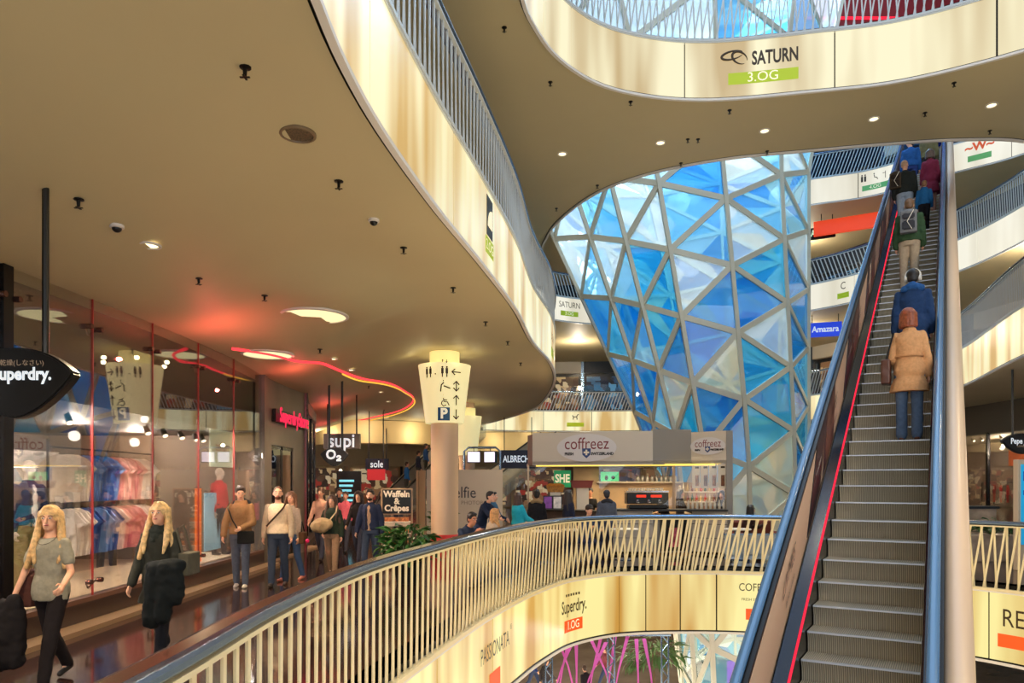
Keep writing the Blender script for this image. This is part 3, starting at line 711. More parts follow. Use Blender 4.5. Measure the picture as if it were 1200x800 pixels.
# ---------------------------------------------------------------- left shop front (wall_left)
WXX = -5.6
m_post = mat('post_black', (24, 20, 20), .25, .5)
m_soff = mat('dark_wood', (48, 34, 26), .55, nscale=2.5, namt=.35)
m_pane = glass('shop_glass', (.98, .98, .98), .045, k=.45)
m_plinth = mat('plinth_dark', (48, 34, 30), .3, nscale=1)
m_gold = mat('plinth_line', (170, 140, 110), .3, .5)
ys = [4.8, 6.43, 8.05, 9.68, 11.3, 12.95, 14.6, 16.25]
def top_at(y): return min(ceil2(-5.6, y), 4.4)+.05
for k, (a, b) in enumerate(zip(ys, ys[1:])):
    wdw = empty('window_%d' % (k+1), (WXX, (a+b)/2, 0), kind='structure'); inv = Matrix.Translation((-WXX, -(a+b)/2, 0))
    o = B('pane', [(WXX-.006, WXX+.006, a+.008, b-.008, .36, 4.35)], m_pane, wdw); o.data.transform(inv)
    wide = .14 if k in (2,) else .02
    if k == 2: o = B('post', [(WXX-.1, WXX+.03, a-.1, a+.06, .3, 4.4)], m_post, wdw); o.data.transform(inv)
    else: o = B('joint', [(WXX-.01, WXX+.012, a-.009, a+.009, .36, 4.35)], mat('red_joint', (150, 40, 36), .3), wdw); o.data.transform(inv)
    bm = bmesh.new()
    for z in (3.92, .55):
        for dy in (-.12, .12):
            tube(bm, [(WXX+.0, a+dy, z), (WXX+.07, a+dy, z)], .035, 10); tube(bm, [(WXX-.06, a, z-.1), (WXX-.02, a+dy, z)], .012, 6)
    o = obj('glass_clamp', bm, mat('clamp_steel', (120, 84, 74), .25, .8), wdw); o.data.transform(inv)
tag(B('baseboard_left', [(WXX-.35, WXX+.05, 1, 16.4, 0, .3)], m_plinth), kind='structure')
tag(B('trim_6', [(WXX+.05, WXX+.35, 1, 16.4, 0, .06)], m_gold), kind='structure')
tag(B('trim_7', [(WXX-.06, WXX+.05, 1, 16.4, .3, .36)], mat('frame_brown', (92, 64, 52), .3)), kind='structure')
# shop interior
tag(B('floor', [(-11, WXX, -3.5, 21, .0, .05)], mat('shop_floor', (150, 120, 96), .35, nscale=1)), kind='structure')
tag(B('wall_left', [(-11.2, -11, -3.5, 21, 0, 4.6), (-11, WXX, -3.7, -3.5, 0, 4.6), (-11, WXX-.1, 17.2, 17.4, 0, 4.6)], mat('shop_wall', (104, 84, 66), .6, nscale=.7)), kind='structure')
tag(B('ceiling', [(-11, WXX-.45, -3.5, 17.2, 2.98, 3.03), (-11, WXX, -3.5, 17.2, 4.5, 4.55)], mat('shop_ceiling', (58, 46, 40), .6)), kind='structure')
tag(B('wall_left', [(WXX-.45, WXX-.38, 1, 17.2, 2.95, 4.4)], m_soff), kind='structure')
tag(B('wall_left', [(WXX-.1, WXX+.05, -3.5, 1.0, 0, 4.4)], m_soff), kind='structure')
for y in (6, 8.6, 11.3, 13.8, 16): lamp('POINT', (-8.3, y, 2.75), 190, (1, .86, .7), .1, name='shop_light'); lamp('SPOT', (-6.0, y+.6, 2.9), 260, (1, .9, .8), .06, (0, -.45, 0), name='window_spot')
# spot heads in the shop window
def spot_head(p, aim, label, group):
    t = empty('track_spotlight', p, 0, label, 'spotlight', group)
    d = (Vector(aim)-Vector(p)).normalized(); bm = bmesh.new(); tube(bm, [(0, 0, .1), (0, 0, 0)], .012, 6); obj('stem', bm, m_black, t)
    bm = bmesh.new(); tube(bm, [-d*.07, d*.09], [.045, .06], 12); obj('spot_body', bm, m_black, t)
    bm = bmesh.new(); tube(bm, [d*.091, d*.097], .05, 12); obj('spot_lens', bm, glow('lens_warm', (255, 238, 205), 4), t)
for i, (x, y) in enumerate(((172, 465), (192, 467), (212, 472), (229, 477), (237, 480), (258, 486), (276, 492), (285, 492), (80, 455))):
    p = pd(x, y, 11.0+.42*i) if i < 8 else pd(x, y, 9.6); t_ = (-6.9-0)/p.x; p = Vector((-6.9, p.y*t_, min(2.86, 1.85+(HOR-y)*p.y*t_/FP)))
    spot_head(p, p+Vector((.5, -.3, -.8)), 'small lit spotlight under the dark soffit in the left shop window, '+('by the hanging sign' if i == 8 else ORD[i]+' from the left'), 'spotlights in the shop window')
# grey panel with the red sign, door under it
m_panel = mat('grey_panel', (112, 102, 92), .4, .3, nscale=.9)
tag(B('wall_left', [(WXX-.12, WXX, 16.45, 19.6, 2.75, 4.5), (WXX-.12, WXX, 16.45, 16.9, 0, 2.75), (WXX-.12, WXX, 18.6, 19.6, 0, 2.75), (WXX-.15, WXX+.06, 16.25, 16.45, 0, 4.5)], m_panel), kind='structure')
dr = empty('door_1', (WXX-.06, 17.75, 0), kind='structure')
for a, b in ((-.85, -.01), (.01, .85)):
    B('door_leaf', [(-.02, .02, a, b, .02, 2.72)], glass('door_glass', (.5, .45, .42), .2), dr)
    B('door_frame', [(-.03, .03, a, a+.06, 0, 2.74), (-.03, .03, b-.06, b, 0, 2.74), (-.03, .03, a, b, 2.66, 2.74), (-.03, .03, a, b, 0, .12)], m_post, dr)
bm = bmesh.new(); tube(bm, [(.06, .08, .8), (.06, .08, 1.4)], .015, 8); obj('door_handle', bm, m_steel, dr)
sg = empty('neon_sign', (WXX+.1, 18.2, 3.45), 0, 'glowing red and pink lettering Superdry Store on the grey wall panel', 'sign')
me = text_mesh('SuperdryStore', .5, sx=.76, ext=.01, space=1.06); me.transform(Matrix.Translation((0, 0, 0)) @ facing((.06, 0, 0), (1, 0, 0))); link('letters', me, sg, None, glow('neon_pink', (255, 50, 84), 1.15))
B('backing_box', [(-.08, .0, -1.3, 1.3, -.16, .14)], m_black, sg)
# shops further along the left side
pts = [(-5.6, 19.6), (-6.4, 22.6), (-7.1, 26.0), (-9.0, 31), (-11.0, 36.5)]
for k, (a, b) in enumerate(zip(pts, pts[1:])):
    a = Vector(a); b = Vector(b); d = b-a; L = d.length; an = math.atan2(d.y, d.x)
    wdw = empty('window_%d' % (8+k), (a.x, a.y, 0), an, kind='structure')
    n = max(2, int(L/1.4))
    for q in range(n): B('pane', [(q*L/n+.03, (q+1)*L/n-.03, -.006, .006, .2, 4.2)], m_pane, wdw)
    for q in range(n): B('post', [(q*L/n-.03, q*L/n+.03, -.05, .05, 0, 4.3)], mat('post_red', (110, 28, 30), .3) if (k == 0 and q == 0) or k == 3 else m_post, wdw)
    B('baseboard', [(0, L, -.06, .08, 0, .2)], m_plinth, wdw); B('header', [(0, L, -.08, .05, 4.0, 4.5)], m_soff, wdw)
    B('rear_wall', [(0, L, 3.0, 3.1, 0, 4.2)], [mat('red_wall', (176, 60, 58), .6, nscale=1.2, namt=.4), mat('brown_wall', (130, 90, 70), .6, nscale=1, namt=.5), mat('pink_wall', (196, 92, 92), .6, nscale=1.2, namt=.5), mat('brown_wall', (130, 90, 70), .6)][k], wdw)
    m_ = (a+b)/2+Vector((-d.y, d.x)).normalized()*1.5; lamp('POINT', (m_.x, m_.y, 3.5), 160, (1, .8, .7), .1, name='shop_light')

# ---------------------------------------------------------------- round lit discs, neon line, downlights, sprinklers on the ceilings
m_disc = glow('disc_warm', (255, 236, 176), 1.25); m_dl = glow('downlight_lens', (255, 232, 178), 3.0)
DL = ['large round lit ceiling disc on the bulge above the grey wall panel', 'large round lit ceiling disc at the end of the red neon line']
for (x, y, r, z), lb in zip(DISCS, DL):
    t = empty('ceiling_lamp', (x, y, z), 0, lb, 'lamp'); bm = bmesh.new(); lathe(bm, [(r+.05, .03), (r+.05, -.02), (r, -.03), (r, .03)], 32); obj('rim', bm, m_lip, t, True)
    bm = bmesh.new(); lathe(bm, [(0, -.015), (r, -.015), (r, -.005), (0, -.005)], 32); obj('diffuser', bm, m_disc, t)
def cz(x, y, lvl): return ceil2(x, y) if lvl == 2 else Z3-1.4
def on_ceiling(px, py, lvl):
    z = 5.15 if lvl == 2 else Z3-1.4
    for _ in range(8):
        p = pz(px, py, z); z = cz(p.x, p.y, lvl)
    return Vector((p.x, p.y, z))
def downlight(p, label, group):
    t = empty('downlight', p, 0, label, 'lamp', group); bm = bmesh.new(); lathe(bm, [(.13, .0), (.13, -.02), (.10, -.02), (.09, .0)], 16); obj('ring', bm, m_lip, t, True)
    bm = bmesh.new(); lathe(bm, [(0, -.006), (.095, -.006), (.095, .0), (0, .0)], 16); obj('lens', bm, m_dl, t)
    return t
for x, y in ((175, 287), (389, 420), (410, 433), (445, 459), (454, 470), (453, 489), (441, 497)): downlight(on_ceiling(x, y, 2), 'small round recessed downlight over the walkway, '+{175: 'the near one by itself on the left', 389: 'first right of the lit disc', 410: 'second right of the lit disc', 445: 'inside the neon bend, nearer one', 454: 'inside the neon bend, farther one', 453: 'beyond the neon bend, right one', 441: 'beyond the neon bend, farthest one'}[x], 'walkway downlights')
for x, y in ((659, 180), (774, 167), (896, 153), (1024, 139), (1162, 123)): downlight(on_ceiling(x, y, 3), 'small round downlight under the lit bridge, %s of five' % {659: 'leftmost', 774: 'second from the left', 896: 'middle', 1024: 'second from the right', 1162: 'rightmost'}[x], 'bridge downlights')
def sprinkler(p, lvl, i=0):
    g = 'sprinklers over the walkway' if lvl == 2 else 'sprinklers under the bridge'
    t = empty('sprinkler', p, 0, 'tiny dark sprinkler on the %s, %s from the left' % ('ceiling over the walkway' if lvl == 2 else 'underside of the bridge', ORD[i]), 'sprinkler', g)
    bm = bmesh.new(); lathe(bm, [(.05, 0), (.05, -.01), (.018, -.015), (.015, -.07), (.0, -.075)], 10); obj('body', bm, m_dark, t)
    bm = bmesh.new(); box(bm, (0, 0, -.085), (.08, .018, .006)); box(bm, (0, 0, -.085), (.018, .08, .006)); obj('deflector', bm, m_dark, t)
for i, (x, y) in enumerate(sorted(((287, 78), (92, 234), (397, 212), (473, 290), (310, 346), (233, 326), (531, 337), (569, 377), (375, 409), (432, 452), (450, 480), (595, 400), (610, 425)))): sprinkler(on_ceiling(x, y, 2), 2, i)
for i, (x, y) in enumerate(sorted(((591, 32), (645, 96), (739, 119), (855, 129), (1118, 97), (806, 163), (818, 163), (899, 177), (798, 191), (700, 217), (652, 244), (1084, 132), (1160, 153)))): sprinkler(on_ceiling(x, y, 3), 3, i)
t = empty('ceiling_speaker', on_ceiling(349, 156, 2), 0, 'round brown speaker grille flush in the near ceiling', 'speaker')
bm = bmesh.new(); lathe(bm, [(.17, 0), (.17, -.02), (.145, -.025), (.14, -.01)], 24); obj('rim', bm, mat('brown_rim', (120, 100, 74), .5), t, True)
bm = bmesh.new(); lathe(bm, [(0, -.012), (.142, -.012), (.142, -.008), (0, -.008)], 24); obj('grille', bm, mat('grille', (92, 74, 52), .7, nscale=60, namt=.5), t)
for q, (x, y, lb) in enumerate(((438, 257, 'small dark dome camera on the ceiling left of the lit fascia'), (137, 264, 'small dome camera on the ceiling over the near walkway'))):
    t = empty('dome_camera', on_ceiling(x, y, 2), 0, lb, 'camera'); bm = bmesh.new(); lathe(bm, [(.07, 0), (.07, -.03), (.055, -.035)], 14); obj('housing', bm, m_lip, t, True)
    bm = bmesh.new(); ell(bm, (0, 0, -.035), (.05, .05, .045)); obj('dome', bm, m_black, t, True)
# neon line
def neon(px, m, name, dz=-.03, r=.06):
    P = []
    for (x, y) in px:
        p = on_ceiling(x, y, 2); P.append(p+Vector((0, 0, dz)))
    pp = catmull(P, .3); bm = bmesh.new(); tube(bm, [Vector((v.x, v.y, ceil2(v.x, v.y)+dz)) for v in pp], r, 6); return obj(name, bm, m, None, True)
npx = [(272, 407), (313, 413), (340, 420), (400, 434), (445, 446), (472, 456), (484, 465), (480, 474), (460, 483), (430, 490), (408, 496), (412, 502), (425, 505)]
nn = neon(npx, glow('neon_red', (255, 66, 70), 1.7), 'neon_line', -.02, .032); tag(nn, 'long red neon line curving along the ceiling over the left shops', 'neon light')
nn = neon([(x+1.5, y+2.2) for x, y in npx[3:11]], glow('neon_orange', (255, 190, 70), 1.3), 'neon_line', -.04, .02); tag(nn, 'thin yellow neon line beside the red one at the ceiling bend', 'neon light')
for y, e in ((12, 60), (16, 40), (24, 60), (31, 70)): lamp('POINT', (wallx(y)+.9, y, 3.9), e*.5, (1, .12, .1), .03, name='red_neon_light')
# ---------------------------------------------------------------- round columns with lit direction signs
m_col = mat('column_paint', (222, 190, 158), .45, nscale=.8, namt=.04)
m_redbase = mat('column_red', (190, 34, 30), .35)
m_signlit = bpy.data.materials.new('sign_glow'); m_signlit.use_nodes = True
b = m_signlit.node_tree.nodes['Principled BSDF']; b.inputs['Base Color'].default_value = lin((235, 225, 180))+(1,)
b.inputs['Emission Color'].default_value = lin((246, 232, 168))+(1,); b.inputs['Emission Strength'].default_value = .62
def column(x, y, r, label, signz=(3.35, 4.8), top=5.15, sr=(.48, .66), cols=None):
    t = empty('column', (x, y, 0), 0, label, 'column')
    bm = bmesh.new(); lathe(bm, [(r, .55), (r, top)], 40); obj('shaft', bm, m_col, t, True)
    bm = bmesh.new(); lathe(bm, [(r+.012, 0), (r+.012, .56), (r, .57)], 40); obj('red_foot', bm, m_redbase, t, True)
    s = empty('column_sign', (x, y, signz[0]), 0, label.replace('column', 'direction sign around the column'), 'sign')
    z1 = signz[1]-signz[0]; bm = bmesh.new(); lathe(bm, [(r+.01, .0), (sr[0], .0), (sr[1], z1), (r+.01, z1)], 40); obj('lit_drum', bm, m_signlit, s, True)
    bm = bmesh.new(); lathe(bm, [(r+.03, z1), (r+.03, z1+.34)], 32); obj('lamp_collar', bm, mat('collar_glow', (240, 228, 170), .5, em=(240, 226, 150), es=.5), s, True)
    for k in range(6):
        a = k*PI/3; lamp('POINT', (x+.8*math.cos(a), y+.8*math.sin(a), signz[1]+.1), 1.6, (1, .86, .5), .05, name='sign_uplight')
    return t, s, z1, sr
cp = Vector((-1.7, 18.3))
ct, cs, z1, sr = column(cp.x, cp.y, .345, 'thick round beige column with a red foot beside the walkway railing')
cs['label'] = 'lit tapered direction sign with black arrows and a blue parking square around the near column'
def drum(name, me, dx, dz, m, off=.006):
    # wraps a flat mesh on the drum, its middle turned to the walkway
    base = math.atan2(-cp.y, -cp.x)
    for v in me.vertices:
        z = dz+v.co.y; r = sr[0]+(sr[1]-sr[0])*z/z1+off; a = base+(dx+v.co.x)/r
        v.co = (r*math.cos(a)+v.co.z*math.cos(a), r*math.sin(a)+v.co.z*math.sin(a), z)
    return link(name, me, cs, None, m)
def bmme(bm):
    me = bpy.data.meshes.new('x'); bmesh.ops.recalc_face_normals(bm, faces=bm.faces); bm.to_mesh(me); bm.free(); return me
def stroke(paths, r=.016):
    bm = bmesh.new()
    for p in paths: tube(bm, [(a, b_, 0) for a, b_ in p], r, 5)
    return bmme(bm)
def arrow(kind):
    if kind == 'l': return stroke([[(-.12, 0), (.12, 0)], [(-.04, .07), (-.12, 0), (-.04, -.07)]])
    u = [[(0, -.12), (0, .12)]]
    if kind in 'ub': u.append([(-.08, .04), (0, .12), (.08, .04)])
    if kind in 'db': u.append([(-.08, -.04), (0, -.12), (.08, -.04)])
    return stroke(u)
def wc():
    bm = bmesh.new()
    for dx in (-.055, .055): ell(bm, (dx, .11, 0), (.025, .025, .008), seg=8, rings=4); box(bm, (dx, .02, 0), (.06, .13, .008)); box(bm, (dx, -.08, 0), (.03, .1, .008))
    return bmme(bm)
rowz = [1.22, .88, .54, .2]
drum('pictogram', wc(), -.42, rowz[0], m_bronze); drum('pictogram', wc(), -.0, rowz[0], m_bronze); drum('arrow', stroke([[(-.0, .0), (.02, 0)]], .02), -.24, rowz[0]-.05, m_bronze)
drum('pictogram', stroke([[(-.05, .02), (-.05, .08)], [(-.07, .06), (-.05, .09), (-.03, .06)], [(.05, .09), (.05, .02)], [(.03, .04), (.05, .01), (.07, .04)]], .008), 0, rowz[0]+.2, m_bronze)
for k, a in enumerate('lbud'): drum('arrow', arrow(a), .30, rowz[k], m_bronze)
drum('pictogram', stroke([[(-.1, -.14), (-.08, .02), (-.02, .08)], [(-.02, .0), (.06, -.03), (.14, -.06)], [(-.04, .12), (-.02, .13)]], .016), 0, rowz[1], m_bronze)
drum('pictogram', stroke([[(-.03, .05), (-.02, -.04), (.07, -.05), (.11, -.13)], [(-.02, 0), (.06, 0)], [(-.05, -.02), (-.08, -.09), (-.03, -.15), (.04, -.12)], [(-.035, .12), (-.03, .125)]], .014), 0, rowz[2], m_bronze)
bm = bmesh.new(); prism(bm, rect(0, 0, .3, .32), 0, .006); bmesh.ops.subdivide_edges(bm, edges=bm.edges, cuts=4, use_grid_fill=True); drum('parking_square', bmme(bm), -.02, rowz[3], mat('parking_blue', (20, 92, 140), .4), .008)
me = text_mesh('P', .34, bold=.012); drum('parking_letter', me, -.02, rowz[3], m_creamtxt, .02)
p2 = pd(547, 480, 30); ct2, cs2, _, _ = column(p2.x, p2.y, .33, 'farther round column standing just behind the near column', (3.0, 4.6), 5.15, (.42, .62))
cs2['label'] = 'lit tapered direction sign of the farther column, half hidden behind the near one'

# ---------------------------------------------------------------- hanging oval signs
def oval_sign(loc, w, h, label, body, tsz, rods, nrm=(0, -1, 0), sx=.9, body2=None, ceil=5.0, tdx=0, bold=.006):
    t = empty('hanging_sign', loc, 0, label, 'sign')
    bm = bmesh.new(); out = []
    for k in range(33):
        u = -1+2*k/32; out.append((u*w/2, h*.36*(1-abs(u)**2.4)+.02))
    for k in range(31, 0, -1):
        u = -1+2*k/32; out.append((u*w/2, -h*.64*(1-abs(u)**1.7)))
    prism(bm, out, -.07, .07); bmesh.ops.transform(bm, matrix=facing((0, 0, 0), nrm), verts=bm.verts); bev(bm, .02, 2); obj('board', bm, m_black, t)
    me = text_mesh(body, tsz, sx=sx, bold=bold); me.transform(facing(Vector(nrm)*.085+Vector((tdx, 0, 0)), nrm)); link('lettering', me, t, None, mat('white_letter', (215, 225, 235), .4, em=(215, 225, 235), es=.6))
    if body2:
        me = text_mesh(body2[0], body2[1]); me.transform(facing(Vector(nrm)*.085+Vector((tdx+body2[2], 0, body2[3])), nrm)); link('lettering', me, t, None, mat('dim_letter', (150, 130, 110), .4, em=(150, 130, 110), es=.4))
    for dx in rods:
        bm = bmesh.new(); tube(bm, [(dx, 0, h*.3), (dx, 0, ceil-loc[2])], .03, 8); obj('rod', bm, m_black, t)
    return t
d = 6.6; q = pd(22, 440, d)
oval_sign((q.x, q.y, q.z), 1.08, .62, 'big black leaf-shaped hanging sign with white Superdry lettering at the left edge', 'Superdry.', .155, (.245,), sx=.88, body2=('\u6975\u5ea6\u4e7e\u71e5(\u3057\u306a\u3055\u3044)', .06, -.06, .1), ceil=4.8, tdx=.085)
q = pd(392, 533, 19.0); oval_sign((q.x, q.y, q.z), .72, .46, 'black leaf-shaped hanging sign reading O2 over the walkway', 'O\u2082', .34, (-.14, .2), ceil=5.0, sx=.95, bold=.012)
q = pd(1197, 517, 20.0); oval_sign((q.x, q.y, q.z), 1.15, .55, 'dark oval hanging sign reading Pepe Jeans on the right side', 'Pepe Jeans', .22, (-.25, .3), ceil=4.98, sx=.75, body2=('LONDON', .08, 0, -.14))

# ---------------------------------------------------------------- coffee kiosk
KX, KY = 0, 18.6
kio = empty('coffee_kiosk', (3.5, 20.5, 0), 0, 'white coffee kiosk with coffreez boards, glass screens and panelled counter', 'kiosk')
kinv = Matrix.Translation(-Vector(kio.location))
m_kw = mat('kiosk_white', (206, 194, 176), .4); m_kg = mat('kiosk_grey', (150, 142, 132), .4)
def kb(name, boxes, m, bevel=0, par=None):
    o = B(name, boxes, m, par or kio, bevel); o.data.transform(kinv); return o
def kprism(name, pts, z0, z1, m, par=None):
    bm = bmesh.new(); prism(bm, pts, z0, z1); bmesh.ops.transform(bm, matrix=kinv, verts=bm.verts); return obj(name, bm, m, par or kio)
def kx(px, d): return (px-600)*d/FP
A0 = (kx(624, 19.8), 19.8); A1 = (kx(765, 19.0), 19.0); A2 = (kx(810, 19.25), 19.25); A3 = (kx(852, 18.6), 18.6)
def slab(name, a, b, th, z0, z1, m, par=None):
    a = Vector(a); b = Vector(b); n = Vector((-(b-a).y, (b-a).x)).normalized()*th
    return kprism(name, [tuple(a), tuple(b), tuple(b+n), tuple(a+n)], z0, z1, m, par)
ZH0, ZH1 = 2.34, 3.24
slab('header_board', A0, A1, .12, ZH0, 3.22, m_kw); slab('header_board', A1, A2, .12, ZH0, 3.27, m_kg); slab('header_board', A2, A3, .12, ZH0+.03, 3.2, m_kw)  # middle board is greyer: shade of the recess put into its colour
slab('header_side', (A0[0]-.12, A0[1]+.5), A0, .1, ZH0, 3.18, mat('kiosk_brown_side', (110, 70, 62), .5))
kprism('roof_board', [A0, A1, A2, A3, (A3[0], 22.4), (A0[0]-.1, 22.4)], ZH0+.02, ZH0+.1, m_kw)
slab('light_line', (A0[0]+.1, A0[1]+.14), (A1[0], A1[1]+.14), .06, ZH0-.03, ZH0+.02, glow('kiosk_strip', (255, 214, 96), 1.6)); slab('light_line', (A1[0], A1[1]+.14), (A3[0]-.1, A3[1]+.2), .06, ZH0-.03, ZH0+.02, glow('kiosk_strip', (255, 214, 96), 1.6))
slab('corner_post', (A3[0]-.02, A3[1]-.02), (A3[0]+.14, A3[1]-.02), .16, 0, 3.2, m_kg)
def logo(a, b, fx, z, k):
    a = Vector(a); b = Vector(b); c = a.lerp(b, fx); n = Vector(((b-a).y, -(b-a).x)).normalized(); n3 = (n.x, n.y, 0); c = Vector((c.x, c.y, z))+Vector(n3)*.015
    bm = bmesh.new(); o = [(.82*k*math.cos(u), .38*k*math.sin(u)) for u in [2*PI*i/32 for i in range(32)]]; prism(bm, o, 0, .01); bmesh.ops.transform(bm, matrix=kinv@facing(c, n3), verts=bm.verts); obj('oval_board', bm, mat('oval_pale', (214, 208, 205), .4), kio)
    c2 = c+Vector(n3)*.012
    me = text_mesh('coffreez', .46*k, sx=.82); me.transform(kinv@facing(c2+Vector((0, 0, .1*k)), n3)); link('lettering', me, kio, None, mat('maroon_letter', (122, 40, 46), .4))
    for tx, dx in (('FRESH', -.48), ('SWITZERLAND', .43)):
        t = Vector(((b-a).x, (b-a).y, 0)).normalized(); me = text_mesh(tx, .1*k, sx=.9, bold=.006); me.transform(kinv@facing(c2+t*dx*k+Vector((0, 0, -.17*k)), n3)); link('lettering', me, kio, None, m_black)
    bm = bmesh.new(); o = [(.12*k, .12*k), (-.12*k, .12*k), (-.11*k, -.05*k), (0, -.15*k), (.11*k, -.05*k)]; prism(bm, o, 0, .01); bmesh.ops.transform(bm, matrix=kinv@facing(c2+Vector((0, 0, -.14*k)), n3), verts=bm.verts); obj('shield', bm, mat('shield_blue', (40, 66, 120), .4), kio)
    bm = bmesh.new(); prism(bm, rect(0, 0, .05*k, .15*k), 0, .01); prism(bm, rect(0, 0, .15*k, .05*k), 0, .01); bmesh.ops.transform(bm, matrix=kinv@facing(c2+Vector(n3)*.012+Vector((0, 0, -.13*k)), n3), verts=bm.verts); obj('cross', bm, m_white, kio)
logo(A0, A1, .46, 2.8, .98); logo(A2, A3, .48, 2.82, .6)
# counter
CZ = 1.13
C1 = (kx(718, 18.8), 18.8); C2 = (kx(765, 18.75), 18.75); C3 = (kx(811, 18.9), 18.9); C4 = (kx(852, 18.45), 18.45)
for a, b, n in ((C1, C2, 3), (C3, C4, 3)):
    for k in range(n): slab('counter_panel', a, b, .06, .08+k*.36, .08+k*.36+.345, m_kw)
    slab('counter_core', (a[0], a[1]+.05), (b[0], b[1]+.05), .5, .02, CZ-.03, m_dark)
slab('counter_panel', C2, C3, .06, .05, 1.05, m_kg)
slab('counter_top', (C1[0]-.05, C1[1]-.06), (C4[0], C4[1]-.1), .7, CZ, CZ+.05, m_black)
slab('counter_side', (kx(640, 20.2), 20.2), (kx(718, 18.9), 18.9), .5, 0, 1.08, mat('counter_dark', (70, 56, 48), .4, nscale=3)); slab('counter_top', (kx(636, 20.2), 20.1), (kx(720, 18.9), 18.8), .6, 1.08, 1.12, m_black)
slab('picture_panel', (C2[0]+.2, C2[1]-.04), (C3[0]-.12, C3[1]-.06), .03, .1, 1.0, m_black)
slab('cup_picture', (C2[0]+.42, C2[1]-.06), (C3[0]-.28, C3[1]-.08), .03, .2, .7, mat('cup_pink', (220, 90, 110), .4, nscale=7, namt=.7)); slab('blue_red_strip', (C2[0]+.2, C2[1]-.06), (C3[0]-.12, C3[1]-.09), .03, .97, 1.04, mat('cup_blue', (50, 70, 150), .4))
me = text_mesh('Coffee', .2, sx=.9, shear=.3); c_ = Vector(C3).lerp(Vector(C4), .5); me.transform(kinv@facing((c_.x, c_.y-.06, .98), (.3, -1, 0))); link('lettering', me, kio, None, mat('red_letter', (190, 40, 40), .4))
# glass screens, back wall, shelf, menu posters
slab('glass_screen', (kx(702, 19.2), 19.2), (kx(790, 19.1), 19.1), .012, CZ+.05, ZH0, m_pane); slab('glass_screen', (kx(790, 19.1), 19.1), (kx(850, 18.7), 18.7), .012, CZ+.05, ZH0, m_pane)
slab('screen_post', (kx(788, 19.1), 19.08), (kx(791, 19.1), 19.08), .05, CZ, ZH0, m_gold); slab('screen_post', (kx(618, 19.9), 19.9), (kx(620, 19.9), 19.9), .05, 0, ZH0, m_gold)
m_kback = mat('kiosk_back_tan', (190, 160, 122), .5, nscale=1)
slab('back_wall', (kx(700, 22), 22), (kx(852, 21.8), 21.8), .1, 0, 1.88, m_kback); slab('back_wall', (kx(662, 22), 22), (kx(702, 22), 22), .12, 0, ZH0, mat('kiosk_brown_side', (110, 70, 62), .5)); slab('wall_panel', (kx(672, 21.8), 21.8), (kx(702, 21.8), 21.8), .1, 1.0, ZH0, m_kback)
slab('back_shelf', (kx(700, 21.7), 21.6), (kx(800, 21.7), 21.6), .3, 1.86, 1.9, m_kw); slab('back_counter', (kx(730, 21), 20.9), (kx(850, 21), 20.9), .7, 0, .98, m_kback)
for k in range(4):
    u = .03+k*.24; a = Vector(A2).lerp(Vector(A3), u); b_ = Vector(A2).lerp(Vector(A3), u+.22); mp_ = slab('menu_poster', (a.x, a.y+.02), (b_.x, b_.y+.02), .02, 1.72, 2.35, mat('poster_pale', (226, 214, 190), .4))
    o1 = slab('cup_print', (a.x+.05, a.y+.005), (b_.x-.05, b_.y+.005), .02, 1.78, 2.06, mat('poster_coffee%d' % (k % 2), ((170, 110, 60), (110, 70, 46))[k % 2], .4, nscale=9, namt=.6), mp_); slab('headline', (a.x+.04, a.y+.005), (b_.x-.04, b_.y+.005), .02, 2.24, 2.29, m_bronze, mp_)
lamp('AREA', (3.6, 20.3, 2.3), 90, (1, .78, .46), 2.6, (0, 0, 0), 1.0, 'kiosk_light')
# espresso machine
em = empty('espresso_machine', (kx(757, 19.4), 19.35, CZ+.05), 0, 'wide black espresso machine with red lights and cups on top, on the kiosk counter', 'coffee machine')
m_chrome = mat('chrome', (190, 190, 190), .15, .95)
B('body', [(-.55, .55, -.22, .25, .12, .42), (-.5, .5, -.3, .2, 0, .1)], m_black, em, .02); B('top_tray', [(-.56, .56, -.2, .26, .43, .47)], m_chrome, em); B('red_display', [(-.3, -.05, -.235, -.22, .3, .36), (.08, .36, -.235, -.22, .3, .36)], glow('machine_red', (255, 60, 40), 1.5), em)
for dx in (-.28, .02, .3):
    bm = bmesh.new(); tube(bm, [(dx, -.24, .2), (dx, -.42, .17)], .018, 6); tube(bm, [(dx, -.23, .24), (dx, -.23, .15)], .04, 10); obj('filter_holder', bm, m_chrome, em)
def small(name, p, prof, m, label, cat, group=None, n=12):
    t = bmesh.new(); lathe(t, prof, n); o = obj(name, t, m, None, True, loc=p); return tag(o, label, cat, group)
cupprof = [(.025, 0), (.04, .07), (.036, .07), (.022, .008), (0, .006)]
m_cup = mat('cup_white', (232, 226, 214), .3)
cup = None
def copies(first, n, pf, group):
    out = []; lb0 = first['label']
    for k in range(n):
        o = first if k == 0 else copy_tree(first)
        o.location = pf(k); o['group'] = group; out.append(o)
    if n > 1:
        for k, o in enumerate(out): o['label'] = out[0]['label'] if k == 0 else lb0+', %s from the left' % ORD[k]
        out[0]['label'] = lb0+', leftmost'
    return out
c0 = small('coffee_cup', (0, 0, 0), cupprof, m_cup, 'white coffee cup standing on top of the espresso machine', 'cup')
copies(c0, 12, lambda k: (em.location.x-.45+.08*k, em.location.y+.03*(k % 3), em.location.z+.47), 'cups on the espresso machine')
c0 = small('glass_jar', (0, 0, 0), [(.05, 0), (.06, .05), (.06, .13), (.045, .16), (.04, .18), (0, .18)], glass('jar_glass', (.9, .92, .9), .2, .05, .5, (.85, .8, .7)), 'pale glass jar in the row along the kiosk back shelf', 'jar')
copies(c0, 9, lambda k: (kx(748, 21.7)+.14*k, 21.75, 1.9), 'jars on the kiosk back shelf')
